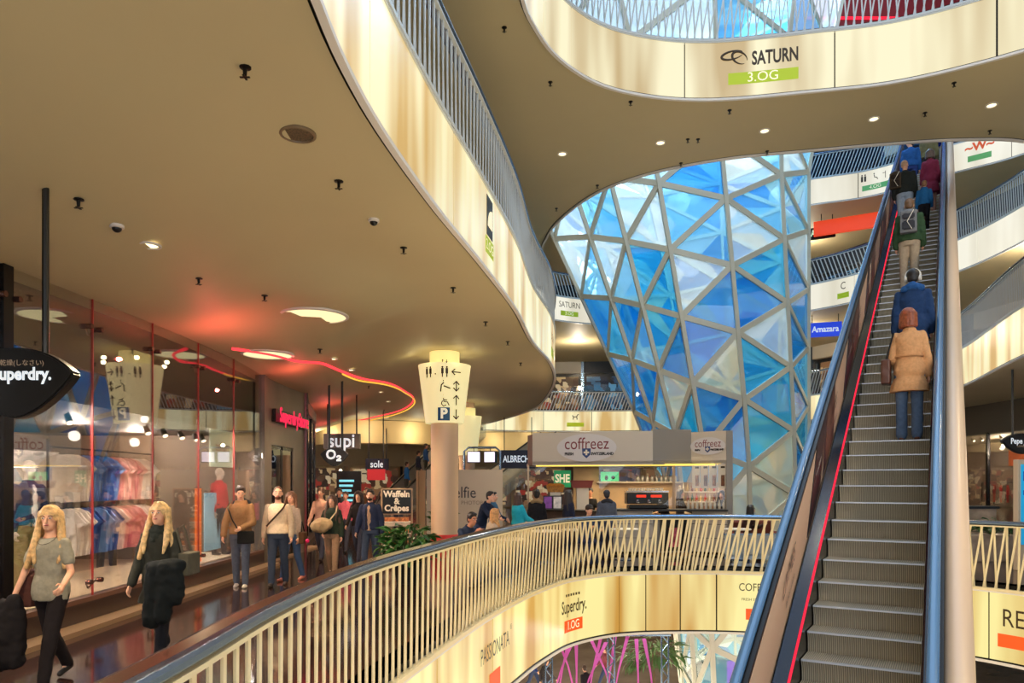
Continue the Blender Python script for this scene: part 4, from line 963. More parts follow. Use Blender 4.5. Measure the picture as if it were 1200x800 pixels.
rr = random.Random(5)
shelf = empty('bottle_shelf', (kx(822, 21.2), 21.5, .98), 0, 'three-tier shelf of glasses and bottles at the right end of the kiosk', 'shelf')
B('board', [(-.55, .55, -.12, .12, .0, .03), (-.55, .55, -.12, .12, .3, .33), (-.55, .55, -.12, .12, .6, .63)], m_kw, shelf); B('side', [(-.58, -.55, -.12, .12, 0, .8), (.55, .58, -.12, .12, 0, .8)], m_kw, shelf)
cols = [(120, 60, 30), (200, 170, 110), (60, 90, 60), (180, 60, 40), (220, 210, 190)]
first = {}
for r_ in range(3):
    for k in range(8):
        ci = rr.randrange(5)
        if ci not in first:
            o = small('bottle', (0, 0, 0), [(.03, 0), (.035, .02), (.035, .14), (.014, .19), (.014, .24), (0, .24)], mat('bottle%d' % ci, cols[ci], .2), '', 'bottle', 'bottles on the kiosk shelf', 8); first[ci] = o
        else: o = copy_tree(first[ci])
        nm = ['brown', 'amber', 'green', 'red', 'white'][ci]; o['label'] = '%s bottle on the kiosk shelf, %s tier, %s from the left' % (nm, ['lowest', 'middle', 'top'][r_], ORD[k]); o.location = (shelf.location.x-.46+.13*k, 21.48, 1.01+.3*r_)
for k in range(9): 
    o = copy_tree(first[4] if 4 in first else list(first.values())[0], label='small bottle along the kiosk counter top, %s from the left' % ORD[k]); o['group'] = 'small bottles on the kiosk counter'; o.location = (kx(806, 18.9)+.11*k, 18.86-.02*k, CZ+.05)
for k, (px, m_) in enumerate(((600, 'tray'),)):
    pass
# baskets, frames and the green sign at the open left side
def basket(p, w, h, m, label):
    t = empty('basket', p, 0, label, 'basket'); bm = bmesh.new(); a = [(w*.38, 0), (w*.5, h), (w*.5+.015, h), (w*.4, -.0)]
    v = [(-w*.42, 0), (w*.42, 0), (w*.5, h), (-w*.5, h)]; prism(bm, v, -w*.25, w*.25); bmesh.ops.transform(bm, matrix=Matrix.Rotation(PI/2, 4, 'X'), verts=bm.verts); obj('weave', bm, m, t)
    B('rim', [(-w*.52, w*.52, -w*.27, w*.27, h-.02, h+.01)], m, t, .005); return t
basket((kx(682, 20.2), 20.3, 1.72), .62, .2, mat('basket_red', (120, 40, 30), .5), 'dark red plastic basket on the kiosk side counter'); B('display_stand', [(kx(676, 20.2), kx(690, 20.2), 20.2, 20.5, 1.12, 1.71)], m_white)
tag(bpy.data.objects['display_stand'], 'pale display stand carrying the dark red basket', 'stand')
basket((kx(651, 20.4), 20.5, 1.6), .5, .16, mat('basket_tan', (190, 130, 50), .6, nscale=30, namt=.5), 'woven basket of croissants on the kiosk side counter'); tag(B('display_stand', [(kx(645, 20.4), kx(657, 20.4), 20.4, 20.65, 1.12, 1.59)], m_white), 'pale display stand carrying the woven basket', 'stand')
m_roll = mat('bread_brown', (196, 128, 44), .6, nscale=12, namt=.3)
for k in range(7):
    bm = bmesh.new(); u = [Vector((.07*math.cos(a), .05*math.sin(a), 0)) for a in [i*PI/6 for i in range(7)]]; tube(bm, u, [.008, .018, .027, .03, .027, .018, .008], 8)
    o = obj('croissant', bm, m_roll, None, True, loc=(kx(651, 20.4)-.18+.06*k, 20.45+.05*(k % 2), 1.79+.03*(k % 2))); tag(o, 'golden brown croissant in the woven basket on the kiosk, %s from the left' % ORD[k], 'pastry', 'croissants in the basket')
t = empty('green_sign', (kx(659, 21.5), 21.5, 1.95), 0, 'green board with white letters SHE hanging inside the kiosk opening', 'sign'); B('board', [(-.25, .25, -.02, .02, -.22, .28)], mat('sign_green', (22, 140, 84), .4, em=(22, 150, 90), es=.4), t)
me = text_mesh('SHE', .34, sx=.75, bold=.01); me.transform(facing((.0, -.03, .03), (0, -1, 0))); link('lettering', me, t, None, m_creamtxt)
t = empty('green_poster', (kx(715, 21.5), 21.6, 2.05), 0, 'bright green picture board above the kiosk back shelf', 'sign'); B('board', [(-.27, .27, -.02, .02, -.14, .14)], mat('mint_board', (70, 200, 140), .4, em=(70, 200, 140), es=.5), t)
bm = bmesh.new(); ell(bm, (-.1, -.03, -.04), (.05, .01, .07)); ell(bm, (.1, -.03, -.03), (.06, .01, .05)); obj('dark_print', bm, m_black, t)
for px, c, lb in ((642, (120, 60, 140), 'purple picture in a dark frame leaning on the kiosk side counter'), (653, (200, 190, 180), 'pale picture in a black frame leaning on the kiosk side counter')):
    t = empty('picture_frame', (kx(px, 20), 19.95, 1.13), 0, lb, 'picture frame'); B('frame', [(-.13, .13, -.01, .01, 0, .38)], m_black, t); B('picture', [(-.105, .105, -.018, -.01, .03, .35)], mat('pic_%d' % px, c, .4, em=c, es=.25, nscale=8, namt=.5), t)

# ---------------------------------------------------------------- photo booth wall, studio lamps on a frame
bw = empty('photo_booth_wall', (pd(540, 600, 22.5).x, 22.5, 0), 0, 'pale partition wall with dark selfie lettering behind the near column', 'partition')
X0, X1 = pd(500, 0, 22.5).x-bw.location.x, pd(589, 0, 22.5).x-bw.location.x
B('panel', [(X0, X1, 0, .1, 0, 2.27)], mat('booth_grey', (176, 168, 158), .5), bw)
B('side_panel', [(X0-.25, X0-.05, .0, .2, 0, 2.25), (X0-.32, X0-.26, -.05, .25, 0, 2.25)], mat('booth_tan', (160, 130, 100), .5), bw)
me = text_mesh('selfie', .5, sx=.85); me.transform(facing((.05, -.01, 1.55), (0, -1, 0))); link('lettering', me, bw, None, mat('letter_navy', (40, 44, 60), .4))
me = text_mesh('PHOTOBOX', .17); me.transform(facing((.48, -.01, 1.24), (0, -1, 0))); link('lettering', me, bw, None, mat('letter_grey', (120, 110, 105), .4))
fr = empty('lamp_frame', (pd(565, 530, 25).x, 25, 0), 0, 'rounded metal gantry standing behind the pale booth wall', 'frame'); bm = bmesh.new()
wv_ = .62; tube(bm, [(-wv_, 0, 0), (-wv_, 0, 2.95), (-wv_+.15, 0, 3.08), (wv_-.15, 0, 3.08), (wv_, 0, 2.95), (wv_, 0, 0)], .04, 8); obj('tube', bm, m_steel, fr, True)
for dx, yaw, lb in ((-.28, .1, 'bright square studio lamp, left one on the gantry'), (.26, -.5, 'tilted square studio lamp, right one on the gantry')):
    t = empty('studio_lamp', (fr.location.x+dx, 24.9, 2.75), yaw, lb, 'lamp'); B('housing', [(-.23, .23, 0, .12, -.2, .2)], m_black, t, .02); B('diffuser', [(-.2, .2, -.01, 0, -.17, .17)], glow('studio_white', (246, 236, 255), 1.6), t)
    bm = bmesh.new(); tube(bm, [(0, .06, .2), (0, .06, .34)], .015, 6); obj('hanger', bm, m_black, t)

# ---------------------------------------------------------------- cafe tables and chairs behind the railing
def bistro(x, y, lb):
    t = empty('cafe_table', (x, y, 0), 0, lb, 'table'); bm = bmesh.new(); lathe(bm, [(.0, .72), (.36, .72), (.37, .735), (.36, .75), (0, .75)], 28); obj('tabletop', bm, m_white, t, True)
    bm = bmesh.new(); lathe(bm, [(.03, .03), (.03, .72)], 10); obj('pillar', bm, m_steel, t, True); bm = bmesh.new(); lathe(bm, [(.24, 0), (.24, .015), (.03, .04), (0, .04)], 20); obj('foot', bm, m_steel, t, True)
TB = [((594, 12.9+1.6), 'round white cafe table nearest the column, behind the railing'), ((640, 16.9), 'round white cafe table in front of the girl in the turquoise jacket'), ((676, 17.4), 'round white cafe table beside the man with the dark cap'), ((732, 17.6), 'round white cafe table in front of the kiosk counter'), ((862, 17.6), 'round white cafe table at the right end of the kiosk')]
for (px, d), lb in TB: bistro(kx(px, d), d, lb)
def chair(x, y, rz, lb, m):
    t = empty('cafe_chair', (x, y, 0), rz, lb, 'chair')
    bm = bmesh.new(); bbox(bm, -.2, .2, -.2, .2, .43, .46); bev(bm, .012, 2); obj('seat', bm, m, t)
    bm = bmesh.new(); bbox(bm, -.2, .2, .19, .215, .58, .85); bev(bm, .01, 2); obj('backrest', bm, m, t)
    for sx in (-1, 1):
        for sy in (-1, 1):
            bm = bmesh.new(); tube(bm, [(sx*.18, sy*.18, .43), (sx*.2, sy*.2, 0)], .014, 6); obj('leg', bm, m_steel, t)
        bm = bmesh.new(); tube(bm, [(sx*.18, .19, .43), (sx*.18, .205, .85)], .012, 6); obj('back_post', bm, m_steel, t)
CHAIRS = [(548, 13.6, 2.4, 'dark cafe chair under the man leaning on his hand'), (574, 14.6, -1.9, 'dark cafe chair under the blonde woman'), (690, 16.6, 0.3, 'dark cafe chair under the man in the dark cap')]
m_seat = mat('chair_brown', (78, 46, 34), .45)
for px, d, rz, lb in CHAIRS: chair(kx(px, d), d, rz, lb, m_seat)
so = empty('lounge_seat', (kx(892, 18.2), 18.4, 0), .3, 'low brown padded lounge seat at the right end of the kiosk', 'seat')
for nm, bx in (('seat', (-.6, .6, -.35, .35, .2, .45)), ('backrest', (-.6, .6, .25, .45, .3, .9)), ('armrest', (.5, .68, -.35, .4, .2, .62)), ('armrest', (-.68, -.5, -.35, .4, .2, .62))):
    B(nm, [bx], mat('leather_brown', (112, 50, 34), .4), so, .05)
for sx in (-.5, .5): B('leg', [(sx-.03, sx+.03, -.3, -.24, 0, .2)], m_steel, so)
lb_ = empty('low_glass_barrier', (kx(878, 17.4), 17.2, 0), 0, 'low pale blue glass barrier in front of the lounge seat', 'barrier'); B('pane', [(-.65, .7, -.01, .01, .05, .62)], glass('barrier_glass', (.7, .85, 1), .15, 0, .35, (.6, .75, .95)), lb_); B('rail', [(-.67, .72, -.02, .02, .62, .66)], m_steel, lb_)

# ---------------------------------------------------------------- plants
def leafplant(x, y, z, R, H, n, lb, pot=True, seed=1, leafL=.28, col=(46, 92, 34), m_pot=None):
    r = random.Random(seed); t = empty('potted_plant', (x, y, z), 0, lb, 'plant')
    if pot:
        bm = bmesh.new(); lathe(bm, [(.2, 0), (.28, .42), (.25, .42), (.24, .36), (0, .36)], 18); obj('pot', bm, m_pot or m_dark, t, True)
    ml = mat('leaf_%d_%d_%d' % col, col, .35, nscale=6, namt=.4)
    bm = bmesh.new(); L = leafL; w_ = L*.24
    V = [bm.verts.new(p) for p in ((0, 0, 0), (L*.3, w_, .02), (L*.3, 0, -.008), (L*.3, -w_, .02), (L*.7, w_*.8, .01), (L*.7, 0, -.02), (L*.7, -w_*.8, .01), (L, 0, -.05))]
    for f in ((0, 2, 1), (0, 3, 2), (1, 2, 5, 4), (2, 3, 6, 5), (4, 5, 7), (5, 6, 7)): bm.faces.new([V[i] for i in f])
    me = bpy.data.meshes.new('leaf'); bm.to_mesh(me); bm.free(); me.materials.append(ml)
    st = bmesh.new(); b0 = .38 if pot else 0
    for k in range(n):
        a = r.uniform(0, 2*PI); u = r.random()**.7; rad = R*(.15+.75*u); zz = b0+H*(.15+.85*r.random())*(1-.35*u)
        o = bpy.data.objects.new('leaf', me); COL.objects.link(o); o.parent = t; o.location = (rad*math.cos(a), rad*math.sin(a), zz)
        o.rotation_euler = (r.uniform(-.4, .4), r.uniform(-.7, .55), a+r.uniform(-.6, .6)); sc = r.uniform(.7, 1.25); o.scale = (sc, sc, sc)
        if k % 3 == 0: tube(st, [(0, 0, b0-.05), (rad*.4*math.cos(a), rad*.4*math.sin(a), b0+(zz-b0)*.6), (rad*math.cos(a), rad*math.sin(a), zz)], .008, 4)
    obj('stems', st, mat('stem_green', (60, 80, 36), .5), t); return t
q = pd(484, 640, 13.4); leafplant(q.x-.1, q.y, 0, .48, .78, 190, 'bushy potted plant with broad glossy leaves at the foot of the near column', seed=3, leafL=.25)
q = pd(522, 610, 20.5); leafplant(q.x-.1, q.y, 0, .3, .8, 60, 'dark bushy plant behind the near column', seed=4)
q = pd(1163, 600, 17.5); leafplant(q.x, q.y, .65, .6, .35, 120, 'low green plant in the box behind the right balustrade', pot=False, seed=5, leafL=.2)
# palm on the ground floor
q = pd(765, 775, 27); pt = empty('indoor_palm', (q.x, q.y, -6.5), 0, 'tall indoor tree with drooping narrow leaves on the ground floor below the fascia', 'tree')
bm = bmesh.new(); tube(bm, [(0, 0, .3), (.05, 0, 1.2), (.0, 0, 2.0)], [.07, .05, .03], 8); obj('trunk', bm, mat('bark', (90, 70, 48), .8, nscale=8), pt, True)
bm = bmesh.new(); lathe(bm, [(.35, 0), (.42, .5), (.38, .5), (.36, .4), (0, .4)], 20); obj('pot', bm, mat('pot_grey', (90, 88, 84), .6), pt, True)
bm = bmesh.new(); V = [bm.verts.new(p) for p in ((0, -.03, 0), (.3, -.05, .04), (.6, 0, -.06), (.3, .05, .04), (0, .03, 0))]; bm.faces.new(V); me = bpy.data.meshes.new('leaf'); bm.to_mesh(me); bm.free(); me.materials.append(mat('leaf_palm', (62, 98, 44), .5, nscale=4, namt=.4))
r = random.Random(9)
for k in range(200):
    o = bpy.data.objects.new('leaf', me); COL.objects.link(o); o.parent = pt; a = r.uniform(0, 2*PI); rr_ = 1.15*r.random()**.6; o.location = (rr_*math.cos(a), rr_*math.sin(a), 1.7+r.uniform(0, 1.0)*(1.2-rr_*.6)); o.rotation_euler = (r.uniform(-.5, .5), r.uniform(-.2, 1.1), a+r.uniform(-.5, .5))
# ---------------------------------------------------------------- clothes in the left shop window
def shirt_mesh(m, long=False, L=.70):
    half = [(.0, .0), (.07, .02), (.2, -.04)] + ([(.30, -.50), (.22, -.53)] if long else [(.34, -.20), (.26, -.27)]) + [(.20, -.20), (.215, -L), (0, -L-.01)]
    pts = half+[(-x, y) for x, y in half[::-1][1:-1]]
    bm = bmesh.new(); prism(bm, pts, -.022, .022); bmesh.ops.triangulate(bm, faces=[f for f in bm.faces if len(f.verts) > 4])
    bmesh.ops.subdivide_edges(bm, edges=[e for e in bm.edges if e.calc_length() > .2], cuts=2)
    for v in bm.verts: v.co.z += .018*math.sin(v.co.x*30+v.co.y*5); 
    bmesh.ops.transform(bm, matrix=Matrix.Rotation(PI/2, 4, 'X'), verts=bm.verts)
    return bmme(bm)
def hanger_mesh():
    bm = bmesh.new(); tube(bm, [(-.19, 0, -.05), (0, 0, .03), (.19, 0, -.05)], .008, 5); tube(bm, [(0, 0, .03), (0, 0, .07), (.02, 0, .095), (.0, 0, .115)], .004, 5); return bmme(bm)
hme = hanger_mesh(); hme.materials.append(m_black)
SM = {}
def shirt(loc, rz, col, cname, label, group, long=False):
    k = (col, long)
    if k not in SM: me = shirt_mesh(None, long); me.materials.append(cloth(col, 14)); SM[k] = me
    o = bpy.data.objects.new('shirt', SM[k]); COL.objects.link(o); o.location = loc; o.rotation_euler = (0, 0, rz); tag(o, label, 'shirt', group)
    h = bpy.data.objects.new('hanger', hme); COL.objects.link(h); h.parent = o; return o
rk = random.Random(11)
BL, PK, WH = [(96, 130, 190), (60, 96, 170), (110, 150, 205), (44, 72, 140)], [(236, 178, 164), (224, 140, 136), (240, 200, 184), (206, 110, 116)], [(240, 226, 210), (226, 214, 200)]
ypos = [10.85+.112*i for i in range(22)]
for tier, z in (('upper', 2.27), ('lower', 1.45)):
    for i, y in enumerate(ypos):
        cs_ = WH if i < 4 else BL if i < 11 else PK if i < 18 else WH
        c = cs_[rk.randrange(len(cs_))]; cn = 'white' if cs_ is WH and i < 4 else 'blue' if cs_ is BL else 'pink' if cs_ is PK else 'cream'
        shirt((-6.75+rk.uniform(-.03, .03), y, z), rk.uniform(-.28, .28)+.35, c, cn, '%s shirt on the %s rail of the shop window rack, %s from the left' % (cn, tier, ORD[i]), '%s shirts on the %s window rail' % (cn, tier))
rack = empty('clothes_rack', (-6.75, 12.05, 0), 0, 'two-tier black clothes rack with white, blue and pink shirts behind the shop glass', 'clothes rack'); bm = bmesh.new()
for z in (2.385, 1.565): tube(bm, [(0, -1.5, z), (0, 1.6, z)], .014, 8)
obj('rail', bm, m_black, rack)
for y in (-1.5, 1.6):
    bm = bmesh.new(); tube(bm, [(0, y, 0.31), (0, y, 2.5)], .02, 8); tube(bm, [(-.25, y, .32), (.25, y, .32)], .018, 8); obj('upright', bm, m_black, rack)
tag(B('display_plinth', [(-7.6, -5.95, 8.3, 13.75, .05, .3)], mat('plinth_cream', (206, 180, 146), .4)), 'long low cream plinth under the shirt rack in the shop window', 'plinth')
tag(B('display_plinth', [(-7.4, -5.95, 13.9, 16.1, .05, .32)], mat('plinth_cream2', (216, 196, 170), .4)), 'low pale plinth at the far end of the left shop window', 'plinth')
# second row of dark jackets behind
for i in range(12):
    c = [(60, 44, 36), (96, 66, 46), (40, 42, 52), (120, 92, 66)][i % 4]; shirt((-8.9, 9.2+.17*i, 1.9), .5, c, '', '%s jacket on the rear rail of the left shop, %s from the left' % (['dark brown', 'brown', 'navy', 'tan'][i % 4], ORD[i]), 'jackets on the rear rail', True)
rack2 = empty('clothes_rack', (-8.9, 10.1, 0), 0, 'black clothes rack of dark jackets deep in the left shop', 'clothes rack'); bm = bmesh.new(); tube(bm, [(0, -1.2, 0.05), (0, -1.2, 2.02), (0, 1.4, 2.02), (0, 1.4, .05)], .02, 8); obj('tube', bm, m_black, rack2)
# shelves with folded clothes on the rear wall
for j, y0 in enumerate((6.2, 12.4, 14.8)):
    sh = empty('wall_shelf', (-10.7, y0, .05), 0, 'brown rear wall shelf with folded clothes in the left shop, %s' % ('near end', 'middle', 'far end')[j], 'shelf')
    for z in (.5, .95, 1.4, 1.85, 2.3): B('board', [(-.2, .22, 0, 2.0, z, z+.03)], mat('shelf_wood', (110, 80, 56), .5), sh)
    B('side', [(-.2, .22, -.03, 0, 0, 2.5), (-.2, .22, 2.0, 2.03, 0, 2.5)], mat('shelf_wood', (110, 80, 56), .5), sh)
    for z in (.53, .98, 1.43, 1.88):
        for k in range(5):
            c = rk.choice(BL+PK+WH+[(70, 60, 50), (130, 110, 80)]); o = B('folded_clothes', [(-.14, .16, -.13, .13, 0, .14+.1*rk.random())], cloth(c, 14), None, .02, loc=(-10.7, y0+.22+.39*k, z+.05)); tag(o, 'folded clothes on the %s rear shelf, %s board up, %s from left' % (('near', 'middle', 'far')[j], ORD[int((z-.5)/.44)], ORD[k]), 'clothes', 'folded clothes on the rear shelves')
# posters behind the glass
def poster(loc, w, h, m, label, nrm=(1, 0, 0), txt=None, tm=None, ts=.2):
    t = empty('poster', loc, 0, label, 'poster'); bm = bmesh.new(); prism(bm, rect(0, 0, w, h), -.012, .012); bmesh.ops.transform(bm, matrix=facing((0, 0, 0), nrm), verts=bm.verts); obj('board', bm, m, t)
    if txt: me = text_mesh(txt, ts, sx=.85); me.transform(facing(Vector(nrm)*.02, nrm)); link('lettering', me, t, None, tm)
    return t
poster((-9.6, 14.6, 1.7), 1.5, 1.6, mat('poster_photo', (150, 140, 130), .5, nscale=2.2, namt=.9), 'large grey photographic poster deep in the left shop')
poster((-6.2, 15.5, 2.62), 1.25, .85, mat('sign_reflection_mint', (196, 206, 180), .5, em=(196, 206, 170), es=.25), 'reflected sign in the last left window, modelled as a pale green board with reddish lettering', (1, 0, 0), 'teskom', mat('dusty_red', (170, 110, 96), .5), .3)  # reflection of a sign in the glass, modelled as a faintly glowing board
poster((-6.3, 15.3, 1.05), .9, 1.2, mat('poster_aqua', (150, 190, 205), .3, em=(140, 190, 220), es=.25, nscale=1.5, namt=.3), 'light blue glowing poster behind the man in the brown jacket')
poster((-6.1, 14.1, .95), .25, 1.6, mat('poster_orange', (230, 120, 50), .3, em=(240, 110, 40), es=.6), 'narrow glowing orange strip panel in the shop window')

# ---------------------------------------------------------------- shop behind the right balustrade
RX = 19.75
tag(B('wall_right', [(RX, RX+.1, 9, 60, 3.9, 5.15)], mat('fascia_brown', (92, 78, 66), .5)), kind='structure')
tag(B('wall_right', [(24, 24.1, 9, 60, 0, 5.15)], mat('shop_wall', (150, 130, 112), .6, nscale=.7)), kind='structure')
tag(B('ceiling', [(RX+.1, 24, 9, 60, 3.86, 3.9)], mat('shop_ceiling2', (120, 104, 84), .6)), kind='structure')
yy = [14+2.3*k for k in range(12)]
for k, (a, b) in enumerate(zip(yy, yy[1:])):
    wd = empty('window_%d' % (20+k), (RX, a, 0), kind='structure'); B('pane', [(-.006, .006, .05, b-a-.05, .1, 3.9)], m_pane, wd); B('post', [(-.06, .06, -.05, .05, 0, 3.95)], m_post, wd); B('baseboard', [(-.05, .05, 0, b-a, 0, .12)], m_plinth, wd)
for y in (17, 22, 27, 32, 37): lamp('POINT', (21.6, y, 3.4), 260, (1, .84, .62), .1, name='shop_light')
for k, (x, y) in enumerate(((1140, 493), (1150, 492), (1157, 491), (1173, 490))):
    p = pd(x, y, 27); spot_head(Vector((20.2, 20.2*850/(x-600), 3.75)), Vector((21, p.y, 0)), 'small lit track spotlight in the right-hand shop, %s from the left' % ORD[k], 'spotlights in the right shop')
for i in range(14):
    c = [(214, 52, 48), (200, 60, 56), (90, 110, 150), (220, 206, 190), (60, 54, 54), (150, 120, 96)][min(i // 2, 5)]
    shirt((20.6, 31.4-.42*i, 1.75), .9, c, '', '%s shirt on the rail in the right-hand shop, %s from the left' % (['red', 'dark red', 'blue', 'cream', 'charcoal', 'brown'][min(i // 2, 5)], ORD[i]), 'shirts in the right shop')
rk3 = empty('clothes_rack', (20.6, 28.6, 0), 0, 'long clothes rail in the right-hand shop', 'clothes rack'); bm = bmesh.new(); tube(bm, [(0, -3, 0), (0, -3, 1.87), (0, 3.2, 1.87), (0, 3.2, 0)], .022, 8); obj('tube', bm, m_black, rk3)
poster((20.4, 29.2, 2.9), .7, .7, mat('poster_sunset', (220, 110, 60), .4, em=(220, 100, 50), es=.3, nscale=3, namt=.5), 'orange hanging picture in the right-hand shop', (-1, -.8, 0))
for k, (y, z) in enumerate(((23.0, 2.0), (23.0, 1.55))):
    t = tag(B('wall_shelf', [(21.5, 21.9, 21.5, 25.5, z, z+.04)], m_white), ('upper', 'lower')[k]+' white shelf with bags in the right-hand shop', 'shelf')
    for q in range(4): tag(B('handbag', [(21.55, 21.85, 21.8+q, 22.25+q, z+.04, z+.36)], mat('bag%d' % q, [(190, 150, 90), (140, 60, 50), (220, 200, 160), (70, 60, 60)][q], .5), None, .04), ('amber', 'red-brown', 'cream', 'charcoal')[q]+' handbag on the %s shelf of the right-hand shop' % ('upper', 'lower')[k], 'bag')
p = pd(1150, 600, 17.5); pb = tag(B('planter_box', [(p.x-.75, p.x+.75, p.y-.4, p.y+.4, 0, .62)], mat('marble', (170, 150, 130), .4, nscale=3, namt=.4), None, .01), 'speckled stone planter box behind the right balustrade', 'planter')
p = pd(1147, 590, 18.5); cb = empty('display_counter', (p.x, p.y+.3, 0), 0, 'marbled counter with a dark top beside the pillar of the escalator', 'counter'); B('body', [(-.45, .45, -.3, .3, 0, 1.2)], mat('marble', (170, 150, 130), .4), cb); B('top', [(-.5, .5, -.35, .35, 1.2, 1.26)], m_black, cb)
t = empty('screen_pillar', (pd(1202, 0, 15.5).x+.1, 15.5, 0), .25, 'upright advertising screen glowing turquoise at the right edge', 'screen'); B('frame', [(-.4, .4, -.06, .06, 0, 2.35)], mat('frame_cream', (214, 190, 160), .4), t, .01); B('screen', [(-.33, .33, -.075, -.06, .55, 2.25)], mat('screen_aqua', (40, 170, 200), .3, em=(30, 130, 190), es=.7), t)
B('headline', [(-.28, .2, -.082, -.075, 1.9, 2.1), (-.28, .25, -.082, -.075, 1.6, 1.7)], mat('screen_navy', (30, 60, 150), .3, em=(30, 60, 150), es=.6), t)

# ---------------------------------------------------------------- shop fronts along the rear walls of every level
def lively(name, cols, s):
    m = bpy.data.materials.new(name); m.use_nodes = True; t = m.node_tree; b = t.nodes['Principled BSDF']
    tc = t.nodes.new('ShaderNodeTexCoord'); v = t.nodes.new('ShaderNodeTexVoronoi'); v.distance = 'CHEBYCHEV'; v.inputs['Scale'].default_value = 2.3; t.links.new(tc.outputs['Object'], v.inputs['Vector'])
    sp = t.nodes.new('ShaderNodeSeparateColor'); t.links.new(v.outputs['Color'], sp.inputs[0]); r = t.nodes.new('ShaderNodeValToRGB'); r.color_ramp.interpolation = 'CONSTANT'
    for i, c in enumerate(cols):
        e = r.color_ramp.elements[i] if i < 2 else r.color_ramp.elements.new(i/len(cols)); e.position = i/len(cols); e.color = lin(c)+(1,)
    t.links.new(sp.outputs[0], r.inputs['Fac']); t.links.new(r.outputs[0], b.inputs['Base Color']); t.links.new(r.outputs[0], b.inputs['Emission Color']); b.inputs['Emission Strength'].default_value = s
    return m
LV = [lively('display_warm', [(60, 44, 36), (150, 110, 76), (96, 70, 50), (210, 180, 130), (80, 50, 40), (170, 60, 50), (230, 210, 170)], .45), lively('display_cool', [(20, 34, 60), (40, 80, 120), (24, 40, 66), (90, 150, 190), (16, 24, 40), (60, 110, 150)], .4)]
m_cool = mat('front_blue_dark', (30, 40, 56), .3); m_creamw = mat('front_cream', (206, 186, 150), .5)
def fronts(pts, z0, z1, nidx, mode):
    for a, b in zip(pts, pts[1:]):
        a = Vector(a); b = Vector(b); d = b-a; L = d.length; an = math.atan2(d.y, d.x); n = max(1, int(L/3.4)); t = empty('wall_back', (a.x, a.y, z0), an, kind='structure')
        B('wall', [(0, L, .6, .75, 0, z1-z0)], m_creamw if mode == 0 else m_cool, t)
        for k in range(n):
            u = k*L/n; v = (k+1)*L/n
            B('display', [(u+.3, v-.3, .45, .6, .2, 2.9)], LV[(k+nidx) % 2 if mode else 0], t); B('pane', [(u+.1, v-.1, -.01, .01, .1, 3.1)], m_pane, t)
            B('post', [(u-.1, u+.1, -.06, .5, 0, z1-z0)], m_steel if mode else m_creamw, t); B('header', [(u+.1, v-.1, -.05, .3, 3.1, z1-z0)], (m_cool if (k+nidx) % 3 else m_white) if mode else m_creamw, t)
W2 = [(-13, 49.5), (0, 52), (10, 51), (19, 46), (23.5, 37), (25.5, 26), (26, 12)]
fronts([(-15, 48), (-8, 54), (0, 56), (10, 56), (19.7, 52)], 0, 5.1, 0, 0)
fronts(W2, Z2, Z3-1.4, 0, 1); fronts(W2, Z3, Z4-1.4, 1, 1); fronts(W2, Z4, 24, 2, 1)
def boxsign(loc, w, h, m, label, txt=None, tm=None, ts=.5, rz=0, cat='sign', sx=.85):
    t = empty('shop_sign', loc, rz, label, cat); B('box', [(-w/2, w/2, -.08, .08, -h/2, h/2)], m, t, .01)
    zt_ = 5.12 if loc[2] < 5 else 10.45 if loc[2] < 10.4 else 15.9 if loc[2] < 15.8 else 25.6
    for dx in (-w*.4, w*.4): B('hanger_rod', [(dx-.02, dx+.02, -.02, .02, h/2, zt_-loc[2])], m_black, t)
    if txt: me = text_mesh(txt, ts, sx=sx, bold=.01); me.transform(facing((0, -.1, 0), (0, -1, 0))); link('lettering', me, t, None, tm)
    return t
wlet = mat('white_letter', (215, 225, 235), .4, em=(235, 240, 250), es=1.)
q = pd(998, 262, 37.2); boxsign(q, 3.6, .75, mat('sign_red', (235, 70, 26), .4, em=(235, 66, 24), es=.7), 'long bright red shop band left of the upper escalator', rz=-.5)
q = pd(961, 273, 38.2); boxsign(q, 1.5, .6, m_dark, 'dark sign ending in URN in pale green letters beside the red band', 'SATURN', mat('pale_green_letter', (200, 240, 200), .4, em=(200, 240, 200), es=.8), .48, -.5, sx=.62)
q = pd(967, 386, 37); boxsign(q, 1.55, .72, mat('sign_blue', (30, 60, 190), .4, em=(30, 64, 205), es=.8), 'bright blue shop sign with white lettering between the funnel and the escalator', 'Amazara', wlet, .42, -.3)
q = pd(607, 538, 36); boxsign(q, 1.7, .9, mat('sign_navy', (20, 30, 60), .4), 'dark blue sign with white letters ALBRECHT left of the kiosk header', 'ALBRECHT', wlet, .46, 0, sx=.66)
q = pd(442, 544, 38); boxsign(q, 1.2, .6, mat('sign_navy', (20, 30, 60), .4), 'small dark sign with white letters beside the far escalator', 'sole', wlet, .5, 0)
q = pd(401, 517, 24); boxsign(q, 1.2, .5, mat('sign_grey', (90, 80, 74), .4), 'sign with white supi lettering behind the black oval sign', 'supi', wlet, .62, 0, sx=.9)
q = pd(441, 556, 33); boxsign(q, .8, .5, mat('sign_red2', (190, 40, 44), .4, em=(190, 40, 44), es=.6), 'small red sign on the far cream shop front', None, wlet, .4, 0)
q = pd(409, 578, 27); t = empty('menu_screen', (q.x, q.y, 0), 0, 'tall dark blue screen with light rows standing far down the walkway', 'screen'); B('frame', [(-.45, .45, -.05, .05, 0, 2.3)], m_black, t)
for k in range(6): B('row', [(-.35, .1+.05*(k % 3), -.07, -.05, 1.0+.18*k, 1.08+.18*k)], mat('screen_rows', (120, 210, 230), .4, em=(120, 210, 235), es=.8), t)
